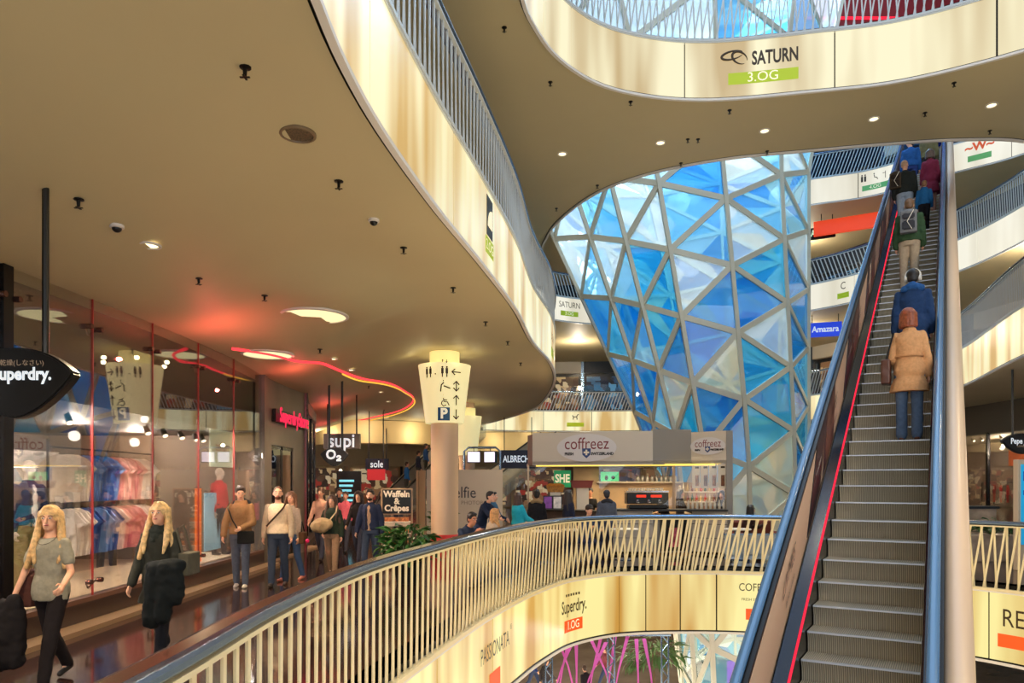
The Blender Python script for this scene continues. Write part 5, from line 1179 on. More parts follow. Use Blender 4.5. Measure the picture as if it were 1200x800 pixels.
# waffle board
q = pd(465, 600, 18.5); wb = empty('menu_board', (q.x, q.y, 0), .08, 'black board with white Waffeln & Crêpes lettering above snack trays', 'sign')
B('frame', [(-.40, .40, .0, .06, 1.05, 1.72), (-.40, -.36, 0, .06, 0, 1.1), (.36, .40, 0, .06, 0, 1.1)], mat('board_frame', (170, 140, 110), .5), wb); B('board', [(-.36, .36, -.02, 0, 1.08, 1.69)], m_black, wb)
for k, tx in enumerate(('Waffeln', '&', 'Crêpes')): me = text_mesh(tx, .22, sx=.95, bold=.008); me.transform(facing((0, -.03, 1.57-.18*k), (0, -1, 0))); link('lettering', me, wb, None, m_white)
for z in (.25, .55, .85): B('tray', [(-.34, .34, -.12, .1, z, z+.03)], m_white, wb); B('snack_row', [(-.3, .3, -.1, .06, z+.03, z+.13)], mat('snacks', (186, 110, 60), .6, nscale=14, namt=.8), wb)
B('price_strip', [(-.34, .34, -.13, -.12, .15, .24), (-.34, .34, -.13, -.12, .46, .54), (-.34, .34, -.13, -.12, .76, .84)], mat('strip_pale', (200, 180, 160), .5), wb)
# cream curved bulkheads under the far ceiling
for pts_, lb in (([(-11, 40), (-8.8, 38), (-6, 38.4), (-4.2, 40), (-3, 43)], ''), ([(-3, 48), (-1, 47), (2, 46.8), (5, 47.2), (9, 49)], '')):
    g = Path(pts_, None, .3); o = strip('ceiling', g, 0, g.L, [(-.1, 3.9), (-.1, 5.12), (.25, 5.12), (.05, 3.95)], mat('bulkhead_cream', (238, 212, 158), .5), None, .4); o['kind'] = 'structure'
    for k in range(4):
        q_, n_ = g.at(g.L*(k+.5)/4); lamp('POINT', (q_.x, q_.y-1.2, 4.3), 50, (1, .85, .55), .1, name='bulkhead_light')
# far escalators
def far_escalator(a, b, w_, lb):
    t = empty('escalator', a, 0, lb, 'escalator'); a = Vector(a); d = Vector(b)-a; n = 26; hz = Vector((d.x, d.y, 0)).normalized(); pr = Vector((-hz.y, hz.x, 0))*w_/2
    for k in range(n):
        bm = bmesh.new(); p0 = d*k/n; p1 = d*(k+1)/n; vs = [p0-pr, p0+pr, p0+pr+Vector((0, 0, p1.z-p0.z)), p0-pr+Vector((0, 0, p1.z-p0.z)), Vector((p1.x, p1.y, p1.z))-pr, Vector((p1.x, p1.y, p1.z))+pr]
        V = [bm.verts.new(v) for v in vs]; bm.faces.new((V[0], V[1], V[2], V[3])); bm.faces.new((V[3], V[2], V[5], V[4])); obj('step', bm, m_step, t)
    for s in (-1, 1):
        o = Vector((0, 0, .95)); bm = bmesh.new(); tube(bm, [pr*s+o, d+pr*s+o], .05, 6); obj('handrail', bm, m_black, t)
        bm = bmesh.new(); V = [bm.verts.new(v) for v in (pr*s*1.02+Vector((0, 0, -.5)), d+pr*s*1.02+Vector((0, 0, -.5)), d+pr*s*1.02+Vector((0, 0, .9)), pr*s*1.02+Vector((0, 0, .9)))]; bm.faces.new(V); obj('side_panel', bm, glass('esc_glass', (.8, .85, .85), .1, 0, .3, (.7, .75, .75)) if s < 0 else m_kg, t)
FA = pd(450, 612, 34); FB = pd(560, 470, 40)
far_escalator((FA.x, FA.y, 0), (FB.x, FB.y, 4.9), 1.1, 'distant escalator climbing to the right behind the waffle board')
FA2 = pd(590, 560, 38); far_escalator((FA2.x-2.2, 37, .2), (FA2.x+2.6, 43, 3.9), 1.1, 'second distant escalator with a cream side, left of the kiosk header')
# red wall behind the bridge balustrade
rw = empty('shop_sign', (15.5, 31, 21.9), 0, 'dark red wall panel with a red light line high behind the bridge balustrade', 'sign'); B('panel', [(-3.6, 5, 0, .2, -2.2, 1.4)], mat('wall_red', (120, 26, 30), .5, em=(120, 20, 26), es=.25), rw); B('light_line', [(-3, 3.4, -.06, 0, -.25, -.15)], m_redline, rw)
# ground floor: light lattice feet, ribbons, stands
m_rib = mat('ribbon_pink', (206, 110, 190), .6)
rr5 = random.Random(3)
RX0 = [rr5.uniform(1.4, 5.0) for _ in range(11)]; rank = {k: sorted(RX0).index(v) for k, v in enumerate(RX0)}
for k in range(11):
    x0 = RX0[k]; y0 = rr5.uniform(24.5, 26.5); bm = bmesh.new(); w2 = rr5.uniform(.03, .08); dx = rr5.uniform(-1, 1)
    for u in (0,):
        V = [bm.verts.new((-w2/2, 0, 0)), bm.verts.new((w2/2, 0, 0)), bm.verts.new((dx+.12, .1, 2.4)), bm.verts.new((dx-.02, .1, 2.4)), bm.verts.new((dx*.4, .02, 1.2)), bm.verts.new((dx*.4+.06, .02, 1.2))]
        bm.faces.new((V[0], V[1], V[5], V[4])); bm.faces.new((V[4], V[5], V[2], V[3]))
    bmesh.ops.solidify(bm, geom=bm.faces[:], thickness=.01); tag(obj('fabric_ribbon', bm, m_rib, None, loc=(x0, y0, -6.0)), 'pink fabric ribbon stretched on the ground floor, %s one made from the left' % ORD[k] if False else 'pink fabric ribbon on the ground floor, %s from the left' % ORD[rank[k]], 'ribbon', 'pink ribbons on the ground floor')
rg = empty('ribbon_frame', (3.2, 25.6, -6.5), 0, 'steel lattice frame of the pink ribbon stand on the ground floor', 'frame')
for x in (-1.9, .3, 2.2):
    bm = bmesh.new()
    for sx in (-.12, .12): tube(bm, [(x+sx, 0, 0), (x+sx, 0, 3.0)], .03, 6)
    for k in range(10): tube(bm, [(x-.12*(-1)**k, 0, k*.3), (x+.12*(-1)**k, 0, k*.3+.3)], .02, 5)
    obj('lattice_post', bm, m_steel, rg)
bm = bmesh.new(); tube(bm, [(-2, 0, 3.0), (2.4, 0, 3.0)], .05, 8); obj('cross_bar', bm, m_steel, rg)
for k, (x, y, c, lb) in enumerate(((2.2, 24.3, (235, 40, 190), 'glowing magenta ball lamp on the ground floor, left of the ribbons'), (7.9, 26.2, (225, 60, 200), 'glowing magenta column lamp right of the ground-floor tree'))):
    t = empty('party_lamp', (x, y, -6.5), 0, lb, 'lamp'); bm = bmesh.new(); tube(bm, [(0, 0, 0), (0, 0, .9)], .03, 6); obj('stand', bm, m_black, t)
    bm = bmesh.new(); (ell(bm, (0, 0, 1.1), (.28, .28, .28)) if k == 0 else lathe(bm, [(.12, .8), (.14, 1.9), (0, 1.95)], 12)); obj('globe', bm, glow('magenta%d' % k, c, 1.3), t, True)
for k in range(6):
    p = (2+k*1.5, 20+(k % 3)*2.2, -6.5); t = empty('market_stand', p, k*.3, 'low stall counter number %d from the left on the ground floor' % (k+1) if False else ['dark low stall', 'grey low stall', 'pale low stall', 'brown low stall', 'black low stall', 'white low stall'][k]+' on the ground floor under the void', 'stall')
    B('body', [(-.7, .7, -.4, .4, 0, .9)], [m_dark, m_kg, m_white, m_soff, m_black, m_kw][k], t); B('top', [(-.75, .75, -.45, .45, .9, .95)], m_kw, t)
for x, y in ((4, 24), (8, 20), (2, 31), (12, 28)): lamp('POINT', (x, y, -2.6), 160, (.95, .85, 1), .2, name='ground_lamp')
# ---------------------------------------------------------------- people
TMP = bpy.data.scenes.new('tmp'); TC = TMP.collection
def evald(o):
    TC.objects.link(o); vl = TMP.view_layers[0]; vl.update(); dg = vl.depsgraph; dg.update(); return bpy.data.meshes.new_from_object(o.evaluated_get(dg))
def remesh(bm, voxel, smooth=2, name='body'):
    me = bpy.data.meshes.new('tmp'); bmesh.ops.recalc_face_normals(bm, faces=bm.faces); bm.to_mesh(me); bm.free()
    o = bpy.data.objects.new('tmp', me)
    r = o.modifiers.new('r', 'REMESH'); r.mode = 'VOXEL'; r.voxel_size = voxel; r.use_smooth_shade = True
    if smooth: s = o.modifiers.new('s', 'SMOOTH'); s.factor = .5; s.iterations = smooth
    out = evald(o); out.name = name
    bpy.data.objects.remove(o); bpy.data.meshes.remove(me)
    out.polygons.foreach_set('use_smooth', [True]*len(out.polygons)); return out
def ruffle(me, amp, sc, seed=0, vert=.45):
    k = 'ruffle_%.3f' % (1/sc)
    tx = bpy.data.textures.get(k) or bpy.data.textures.new(k, 'CLOUDS'); tx.noise_scale = 1.1/sc; tx.noise_depth = 1
    o = bpy.data.objects.new('tmp', me)
    d = o.modifiers.new('d', 'DISPLACE'); d.texture = tx; d.strength = amp*1.25; d.mid_level = .5; d.texture_coords = 'LOCAL'
    out = evald(o)
    co = [0.]*(3*len(out.vertices)); out.vertices.foreach_get('co', co); me.vertices.foreach_set('co', co); me.update()
    bpy.data.objects.remove(o); bpy.data.meshes.remove(out)
def cap(bm, p0, r0, p1, r1, n=10):
    p0 = Vector(p0); p1 = Vector(p1); d = p1-p0; L = max(1e-4, d.length); d.normalize(); x, y, _ = frame(d); rings = []
    prof = [(-math.cos(a)*r0, math.sin(a)*r0) for a in (.45, 1.0)]+[(0, r0), (L*.5, (r0+r1)/2), (L, r1)]+[(L+math.cos(a)*r1, math.sin(a)*r1) for a in (1.0, .45)]
    for t, r in prof: rings.append([bm.verts.new(p0+d*t+(x*math.cos(2*PI*k/n)+y*math.sin(2*PI*k/n))*r) for k in range(n)])
    for a, b in zip(rings, rings[1:]):
        for k in range(n): bm.faces.new((a[k], a[(k+1) % n], b[(k+1) % n], b[k]))
    bm.faces.new(rings[0][::-1]); bm.faces.new(rings[-1])
def loft(bm, rings, X, Y, n=16):
    R = []
    for c, rx, ry in rings: R.append([bm.verts.new(c+X*rx*math.cos(2*PI*k/n)+Y*ry*math.sin(2*PI*k/n)) for k in range(n)])
    for a, b in zip(R, R[1:]):
        for k in range(n): bm.faces.new((a[k], a[(k+1) % n], b[(k+1) % n], b[k]))
    bm.faces.new(R[0][::-1]); bm.faces.new(R[-1])
SKIN = (226, 170, 140)
WALK = dict(lL=(24, 6), lR=(-18, 22), aL=(-20, 8, 18, 0), aR=(22, 8, 25, 0))
STAND = dict(lL=(2, 2), lR=(-2, 2), aL=(0, 8, 10, 0), aR=(4, 8, 12, 0))
SIT = dict(lL=(84, 86), lR=(80, 84), aL=(30, 10, 70, 20), aR=(35, 10, 75, 20), lean=12)
def person(label, loc, face, H, pose, top=(60, 60, 70), pants=(50, 60, 90), shoes=(40, 34, 30), hair=(60, 40, 28), hs='short', fem=False, kind='jacket', hem=None,
           skin=SKIN, inner=None, hood=None, sleeve=1., bulk=0., vox=None, group=None, px=100, cap_=None, scarf=None, seat_z=None, topn=35, beard=None, slim=1., flare=0, vest=None):
    """face: heading in degrees, 0 looks towards the camera (-y), 90 looks towards +x"""
    s = H/1.75; P = dict(lean=0, yaw=0, pitch=0, aL=(0, 8, 10, 0), aR=(0, 8, 10, 0), lL=(0, 0), lR=(0, 0)); P.update(pose)
    vox = vox or (.009 if px > 150 else .0125 if px > 85 else .017); g = (.93 if fem else 1.)*slim; R = math.radians
    ln = R(P['lean']); up = Vector((0, -math.sin(ln), math.cos(ln))); X = Vector((1, 0, 0)); Y = Vector((0, math.cos(ln), math.sin(ln)))
    hip = Vector((0, 0, 0)); sw = (.148 if fem else .168)*s
    J = {}
    for sd, q in ((1, 'L'), (-1, 'R')):
        a, k = map(R, P['l'+q]); h = hip+Vector((sd*.088*s, 0, -.03*s)); kn = h+Vector((sd*.01, -math.sin(a), -math.cos(a)))*.43*s; b = a-k
        an = kn+Vector((0, -math.sin(b), -math.cos(b)))*.42*s; J['leg'+q] = (h, kn, an, b)
        sh = hip+up*.452*s+X*sd*sw; a, ab, el, iw = map(R, P['a'+q])
        ud = Vector((sd*math.sin(ab), -math.sin(a)*math.cos(ab), -math.cos(a)*math.cos(ab))); e = sh+ud*.29*s; b = a+el
        fd = Vector((sd*math.sin(ab*.4)-sd*math.sin(iw), -math.sin(b)*math.cos(iw), -math.cos(b)*math.cos(iw))).normalized(); w_ = e+fd*.25*s; J['arm'+q] = (sh, e, w_, fd)
    low = min(J['legL'][2].z, J['legR'][2].z)-.075*s; base = -low if seat_z is None else seat_z+.12*s
    T = Vector((0, 0, base)); hip = hip+T
    for q in list(J): J[q] = tuple((v+T if isinstance(v, Vector) and i < 3 else v) for i, v in enumerate(J[q]))
    root = empty('person', loc, R(face), label, 'person', group)
    RT = [(-.10, .150, .105), (-.02, .172*g, .12), (.06, .165*g, .112), (.15, .135*g, .098), (.26, .148*g, .11), (.37, .158*g, .118), (.43, .150*g, .105), (.475, .122, .088), (.51, .08, .068), (.535, .058, .058)]
    def torso(bm, m, lo=-.10, hi=.535, fl=0, n=18):
        rr_ = [(d, rx, ry) for d, rx, ry in RT if lo-1e-6 <= d <= hi+1e-6]
        if lo < -.10:
            for d in (-.2, -.32, -.45):
                if d > lo: rr_.insert(0, (d, .172+fl*(-d-.1), .125+fl*(-d-.1)))
            rr_.insert(0, (lo, .172+fl*(-lo-.1), .125+fl*(-lo-.1)))
        loft(bm, [(hip+up*d*s if d > -.1 else hip+Vector((0, 0, d*s)), (rx+m)*s, (ry+m)*s) for d, rx, ry in rr_], X, Y, n)
    hc = hip+up*.69*s+Vector((0, -.018*s-math.sin(ln)*.02, 0)); hr = Matrix.Rotation(R(P['yaw']), 3, 'Z') @ Matrix.Rotation(R(P['pitch']), 3, 'X')
    def hp(x, y, z): return hc+hr @ (Vector((x, y, z))*s*1.04)
    # --- body
    bm = bmesh.new(); torso(bm, -.004)
    cap(bm, hip+up*.48*s, .058*s, hc+Vector((0, .012*s, -.06*s)), .05*s)
    ell(bm, hp(0, .008, .02), (.075*s, .095*s, .10*s), hr); ell(bm, hp(0, -.022, -.05), (.055*s, .065*s, .068*s), hr); ell(bm, hp(0, -.045, -.085), (.03*s, .032*s, .026*s), hr)
    cap(bm, hp(0, -.088, .012), .010*s, hp(0, -.108, -.024), .0155*s, 8)
    for sd in (-1, 1): ell(bm, hp(sd*.076, .01, -.01), (.012*s, .02*s, .032*s), hr, 8, 6); ell(bm, hp(sd*.03, -.078, .032), (.022*s, .014*s, .008*s), hr, 8, 6)
    for q in 'LR':
        h, kn, an, b = J['leg'+q]; cap(bm, h, .084*s*g, kn, .056*s); cap(bm, kn, .054*s, kn.lerp(an, .35), .052*s); cap(bm, kn.lerp(an, .3), .054*s, an, .036*s)
        cap(bm, an+Vector((0, .0, -.01))*s, .032*s, an+Vector((0, -.03*s, -.035*s)), .028*s)
        sh, e, w_, fd = J['arm'+q]; k_ = .88 if fem else 1; cap(bm, sh, .045*s*k_, e, .038*s*k_); cap(bm, e, .039*s*k_, w_, .026*s*k_)
        sd = 1 if q == 'L' else -1; side = Vector((-sd, 0, 0)); side = (side-fd*side.dot(fd)).normalized(); sp = fd.cross(side).normalized()
        if sp.dot(Vector((0, -1, 0))) < 0 and abs(fd.z) > .3: sp = -sp
        pc = w_+fd*.05*s; cap(bm, w_+fd*.01, .023*s, pc+fd*.03*s, .026*s, 8); cap(bm, w_+fd*.02*s+sp*.014*s, .017*s, pc+fd*.03*s+sp*.022*s, .014*s, 8); cap(bm, w_+fd*.02*s-sp*.014*s, .017*s, pc+fd*.03*s-sp*.022*s, .014*s, 8)
        for f, L in enumerate((.062, .07, .066, .052)):
            o = pc+fd*.035*s+sp*(.030-.02*f)*s; m1 = o+(fd*.9+side*.35).normalized()*L*.55*s; m2 = m1+(fd*.5+side*.85).normalized()*L*.5*s
            cap(bm, o, .0088*s, m1, .008*s, 6); cap(bm, m1, .008*s, m2, .007*s, 6)
        o = w_+fd*.025*s+sp*.022*s; m1 = o+(sp*.8+fd*.6+side*.3).normalized()*.04*s; cap(bm, o, .011*s, m1, .0095*s, 6); cap(bm, m1, .0095*s, m1+(fd*.9+side*.4).normalized()*.03*s, .008*s, 6)
    me = remesh(bm, vox*.8 if px > 150 else vox, 2); link('body', me, root, None, mat('skin_%d_%d_%d' % tuple(skin), skin, .5, nscale=20, namt=.06, spec=.4))
    # --- face details
    if px > 60:
        for sd in (-1, 1):
            bm = bmesh.new(); ell(bm, hp(sd*.03, -.082, .014), (.014*s, .009*s, .008*s), hr, 10, 6); eo = obj('eye', bm, mat('eye_white', (226, 220, 214), .3), root, True)
            bm = bmesh.new(); ell(bm, hp(sd*.03, -.0895, .014), (.0065*s, .003*s, .007*s), hr, 8, 6); obj('iris', bm, mat('iris_dark', (50, 40, 34), .2), eo, True)
            bm = bmesh.new(); tube(bm, [hp(sd*.015, -.091, .034), hp(sd*.032, -.091, .040), hp(sd*.050, -.080, .034)], .0042*s, 5); obj('eyebrow', bm, mat('brow_%d' % hair[0], tuple(int(v*.6) for v in hair), .8), root)
        bm = bmesh.new(); ell(bm, hp(0, -.086, -.050), (.024*s, .010*s, .0075*s), hr, 10, 6); obj('lips', bm, mat('lips', (186, 96, 88), .4), root, True)
    if beard: bm = bmesh.new(); ell(bm, hp(0, -.032, -.072), (.055*s, .064*s, .042*s), hr); ell(bm, hp(0, -.085, -.036), (.03*s, .012*s, .006*s), hr); me = remesh(bm, vox, 1); link('beard', me, root, None, cloth(beard, 60))
    # --- hair or headgear
    mh = mat('hair_%d_%d_%d' % tuple(hair), hair, .45, nscale=28, namt=.35, bump=.5)
    if hs != 'none':
        bm = bmesh.new(); big = .004 if hs in ('short', 'buzz') else .012
        if hs == 'buzz': ell(bm, hp(0, .018, .032), (.079*s, .093*s, .096*s), hr, 16, 12)
        else:
            ell(bm, hp(0, .022, .042), ((.083+big)*s, (.093+big)*s, (.092+big)*s), hr, 16, 12); ell(bm, hp(0, .045, -.01), (.078*s, .07*s, .075*s), hr)
            if hs == 'short': ell(bm, hp(0, -.026, .096), (.068*s, .056*s, .034*s), hr)
        if hs in ('long', 'longer'):
            dn = .40 if hs == 'longer' else .22
            for a in (-100, -80, -60, -35, -12, 12, 35, 60, 80, 100):
                x = .083*math.sin(R(a)); y = .03+.062*math.cos(R(a)); t1 = hp(x*1.12, y-.012*(abs(a) > 75), -.06); t2 = t1+Vector((x*(1.1 if hs == 'longer' else .75)*s, (.02 if abs(a) < 50 else -.055)*s, -dn*s*(1 if abs(a) > 70 else .8)))
                cap(bm, hp(x, y, .06), .028*s, t1, .032*s, 8); cap(bm, t1, .032*s, t2, (.026 if hs == 'longer' else .018)*s, 8)
            for sd in (-1, 1): cap(bm, hp(sd*.02, -.05, .115), .02*s, hp(sd*.082, -.03, .02), .013*s, 8); cap(bm, hp(sd*.082, -.03, .02), .013*s, hp(sd*.092, -.02, -.08), .016*s, 8)
        if hs == 'longer':
            for sd in (-1, 1): cap(bm, hp(sd*.088, .005, -.05), .032*s, hp(sd*.112, -.06, -.27), .034*s, 8); cap(bm, hp(sd*.112, -.06, -.27), .034*s, hp(sd*.098, -.095, -.40), .016*s, 8)
        if hs == 'bob':
            for a in range(-110, 111, 20):
                x = .084*math.sin(R(a)); y = .02+.07*math.cos(R(a)); cap(bm, hp(x, y, .05), .03*s, hp(x*1.12, y*1.1, -.105), .027*s, 8)
        if hs == 'pony': cap(bm, hp(0, .1, .05), .03*s, hp(0, .15, .0), .032*s); cap(bm, hp(0, .15, .0), .032*s, hp(0, .13, -.18), .014*s)
        if hs == 'bun': ell(bm, hp(0, .1, .09), (.045*s, .045*s, .045*s), hr)
        me = remesh(bm, vox*.9, 1); ruffle(me, .006, 34, 2, .15); link('hair', me, root, None, mh)
    if cap_:
        bm = bmesh.new(); ell(bm, hp(0, .012, .052), (.092*s, .108*s, .088*s), hr, 16, 10); c_, shade = cap_
        if shade: ell(bm, hp(0, -.115, .052), (.062*s, .06*s, .012*s), hr)
        link('cap', remesh(bm, vox, 1), root, None, cloth(c_, 40))
    # --- trousers
    hem = hem if hem is not None else (-.09 if kind in ('jacket', 'vest') else -.05 if kind == 'tee' else -.42)
    mg = .012+bulk*.2; bm = bmesh.new(); loft(bm, [(hip+up*d*s, (rx*g+mg)*s, (ry+mg)*s) for d, rx, ry in ((-.11, .155, .11), (-.02, .172, .12), (.09, .155, .11))], X, Y)
    lw = flare if flare else 0
    for q in 'LR':
        h, kn, an, b = J['leg'+q]; cap(bm, h, (.086*g+mg)*s, kn, (.056+mg)*s, 12); cap(bm, kn, (.056+mg)*s, an+Vector((0, 0, .0)), (.042+mg+lw)*s, 12)
    me = remesh(bm, vox, 2); ruffle(me, .010*s, 14, 5, .9); link('trousers', me, root, None, cloth(pants, 26))
    for q in 'LR':
        h, kn, an, b = J['leg'+q]; bm = bmesh.new(); tl = Matrix.Rotation(0 if seat_z is not None else max(-.5, min(.5, -b*.6)), 3, 'X')
        cap(bm, an+tl @ Vector((0, .025*s, -.045*s)), .036*s, an+tl @ Vector((0, -.13*s, -.05*s)), .03*s, 10); cap(bm, an, .04*s, an+tl @ Vector((0, -.03*s, -.04*s)), .038*s, 10); bm2 = remesh(bm, max(.01, vox), 1)
        zf = min(v.co.z for v in bm2.vertices)
        link('shoe', bm2, root, None, mat('shoe_%d_%d_%d' % tuple(shoes), shoes, .5))
    # --- upper garment
    mg = .014+bulk; bm = bmesh.new()
    if kind == 'vest' or vest: pass
    torso(bm, mg, hem, .51, .22 if kind == 'coat' else .05)
    body_top = bm
    def sleeves(bm, m, frac):
        for q in 'LR':
            sh, e, w_, fd = J['arm'+q]; f1 = min(1, frac*2); cap(bm, sh, (.047+m*.8)*s*(.9 if fem else 1), sh.lerp(e, f1), (.044+m)*s*(.9 if fem else 1), 12)
            if frac > .5: cap(bm, e, (.044+m)*s*(.9 if fem else 1), e.lerp(w_, (frac-.5)*2*.97), (.03+m)*s, 12)
    if not vest: sleeves(bm, mg*.85, sleeve)
    if hood: loft(bm, [(hip+up*d*s+Y*.03*s, rx*s, ry*s) for d, rx, ry in ((.47, .11, .10), (.52, .12, .11), (.57, .10, .09))], X, Y)
    elif kind in ('jacket', 'coat') and not scarf: loft(bm, [(hip+up*d*s, rx*s, ry*s) for d, rx, ry in ((.49, .10, .085), (.555, .072, .075))], X, Y)
    me = remesh(bm, vox, 2); ruffle(me, (.014+bulk*.25)*s, 11, len(label), .8); link({'tee': 'top', 'coat': 'coat'}.get(kind, 'jacket') if not vest else 'vest', me, root, None, cloth(top, topn))
    if vest: bm = bmesh.new(); sleeves(bm, mg*.6, 1); me = remesh(bm, vox, 1); ruffle(me, .01, 12, 3); link('sleeves', me, root, None, cloth(vest, 30))
    if hood and hood is not True:
        bm = bmesh.new(); cap(bm, hip+up*.52*s+Y*.08*s-X*.11*s, .05*s, hip+up*.56*s+Y*.12*s, .055*s); cap(bm, hip+up*.56*s+Y*.12*s, .055*s, hip+up*.52*s+Y*.08*s+X*.11*s, .05*s); me = remesh(bm, vox, 1); ruffle(me, .02, 30, 1); link('hood', me, root, None, cloth(hood, 50))
    if inner:
        bm = bmesh.new(); loft(bm, [(hip+up*d*s-Y*(.022+bulk*.9)*s, rx*s, ry*s) for d, rx, ry in ((-.04, .08, .118), (.1, .078, .103), (.25, .082, .107), (.37, .082, .118), (.45, .06, .10), (.5, .035, .07))], X, Y); me = remesh(bm, vox, 1); ruffle(me, .006, 14, 2); link('shirt', me, root, None, cloth(inner, 30))
        bm = bmesh.new(); tube(bm, [hip+up*d*s-Y*(ry+.022+bulk*.9)*s-X*.062*s for d, ry in ((-.04, .112), (.25, .10), (.42, .105))], .008*s, 5); obj('zip_edge', bm, m_dark, root)
    elif kind == 'jacket' and px > 85 and not hood:
        bm = bmesh.new(); tube(bm, [hip+up*d*s-Y*(ry+.02+bulk)*s for d, ry in ((hem+.02, .118), (.06, .118), (.26, .116), (.42, .118))], .005*s, 5); obj('zip', bm, m_dark, root)
    if scarf: bm = bmesh.new(); loft(bm, [(hip+up*d*s-Y*.012*s, rx*s, ry*s) for d, rx, ry in ((.40, .10, .125), (.46, .115, .12), (.52, .095, .10), (.575, .07, .078))], X, Y); me = remesh(bm, vox, 1); ruffle(me, .03, 22, 4, 2.5); link('scarf', me, root, None, cloth(scarf, 30))
    root['_'] = 0; del root['_']
    bpy.context.view_layer.update()
    W = root.matrix_world
    return dict(root=root, s=s, hip=W @ hip, up=up, J=J, W=W, hc=W @ hc, hl=W @ J['armL'][2]+W.to_3x3() @ J['armL'][3]*.07*s, hr=W @ J['armR'][2]+W.to_3x3() @ J['armR'][3]*.07*s, hipl=hip, loc=Vector(loc))
def blob(name, label, cat, loc, parts, m, vox=.012, rz=0, straps=None, sm=m_dark, ruf=.01, group=None):
    """soft bag or draped garment: remeshed main piece with straps as a part"""
    t = empty(name, loc, rz, label, cat, group); bm = bmesh.new()
    for p in parts:
        if p[0] == 'e': ell(bm, p[1], p[2])
        elif p[0] == 'b': box(bm, p[1], p[2])
        else: cap(bm, *p[1:])
    me = remesh(bm, vox, 3); ruffle(me, ruf, 14, 1, .7); link({'bag': 'bag_body', 'backpack': 'pack_body', 'coat': 'cloth_body'}.get(cat, 'main_body'), me, t, None, m)
    for q in straps or []: bm = bmesh.new(); tube(bm, q[0], q[1], 6); obj('strap', bm, q[2] if len(q) > 2 else sm, t, True)
    return t
def backpack(pr, m1, m2, label, sz=1., side=0):
    s = pr['s']; W = pr['W']; c = W @ (pr['hipl']+Vector((side*.2*s, (.23 if not side else .1)*s, .30*s))); f = pr['root'].rotation_euler.z
    t = blob('backpack', label, 'backpack', c, [('b', (0, 0, 0), (.27*s*sz, .13*s, .40*s*sz)), ('e', (0, .02, .17*s), (.13*s*sz, .08*s, .07*s))], m1, .014, f, [([Vector((q*.1*s, -.06*s, .18*s)), Vector((q*.13*s, -.2*s, .24*s)), Vector((q*.13*s, -.36*s, .14*s)), Vector((q*.14*s, -.3*s, -.08*s)), Vector((q*.12*s, -.07*s, -.14*s))], .016*s) for q in (-1, 1)] if not side else [])
    for z, h in ((-.08, .17), (.09, .11)):
        bm = bmesh.new(); bbox(bm, -.10*s*sz, .10*s*sz, .06*s, .105*s, (z-h/2)*s, (z+h/2)*s); bev(bm, .02*s, 2); obj('pocket', bm, m2, t, True)
    bm = bmesh.new(); tube(bm, [(-.09*s, .11*s, .19*s), (.02*s, .12*s, -.02*s), (-.06*s, .115*s, -.17*s)], .007*s, 5); obj('cord', bm, m_white, t); return t
def at(px, d): return kx(px, d)
# --- walkway, near
pA = person('young blonde woman in a grey tee and black leggings striding at the left edge', (at(60, 6.7), 6.7, 0), -8, 1.64, dict(lL=(16, 4), lR=(-14, 18), aL=(6, 18, 58, -14), aR=(12, 17, 12, 0), yaw=22), top=(150, 144, 128), pants=(34, 28, 30), shoes=(24, 20, 20), hair=(206, 166, 112), hs='longer', fem=True, kind='tee', sleeve=.3, px=210, hem=-.10, slim=.96, bulk=.012)
q = pA['hr']; blob('held_jacket', 'black jacket hanging from the hand of the woman in the grey tee', 'jacket', q+Vector((-.02, 0, -.02)), [('c', (.05, 0, .03), .07, (-.02, 0, -.3), .12), ('c', (-.04, 0, 0), .06, (-.1, .02, -.52), .09), ('c', (.06, .02, -.1), .08, (.05, 0, -.5), .09), ('c', (.0, 0, -.3), .1, (-.04, 0, -.5), .1)], cloth((30, 26, 28), 20), .014, 0, None, ruf=.025)
q = pA['W'] @ (pA['hipl']+Vector((-.25, .08, -.02))); blob('shoulder_bag', 'brown shoulder bag behind the woman in the grey tee', 'bag', q, [('b', (0, 0, 0), (.12, .26, .3)), ('e', (0, 0, .1), (.08, .14, .1))], cloth((84, 50, 44), 20), .014, 0, [([Vector((0, -.1, .1)), Vector((.06, -.12, .46)), Vector((.08, -.02, .52)), Vector((.03, .09, .12))], .012, cloth((84, 50, 44), 20))])
bm = bmesh.new(); cc = pA['hc']+Vector((0, -.0, -.20)); tube(bm, [cc+Vector((.085*math.sin(a), -.02-.09*math.cos(a), .05-.075*math.cos(a))) for a in [i*.35-1.75 for i in range(11)]], .0025, 5); tag(obj('necklace', bm, m_bronze), 'thin necklace of the woman in the grey tee', 'necklace')
pB = person('woman with long blonde hair and a black draped scarf, walking in dark clothes', (at(187, 7.5), 7.5, 0), 4, 1.66, dict(lL=(20, 8), lR=(-16, 24), aL=(14, 12, 62, 10), aR=(4, 12, 22, -4), pitch=-6), top=(52, 52, 46), pants=(30, 30, 36), shoes=(24, 22, 22), hair=(214, 176, 120), hs='longer', fem=True, kind='coat', hem=-.26, px=180, scarf=(40, 44, 40), bulk=.008)
q = pB['hl']; blob('carried_coat', 'black coat draped over the forearm of the woman with the dark scarf', 'coat', q+Vector((.04, -.06, .04)), [('c', (-.12, 0, .02), .06, (.12, .04, .03), .08), ('c', (-.08, 0, 0), .08, (-.12, 0, -.5), .09), ('c', (.04, 0, 0), .1, (-.02, 0, -.46), .09), ('c', (.1, .02, 0), .08, (.1, .02, -.28), .09)], cloth((22, 26, 28), 20), .014, 0, None, ruf=.03)
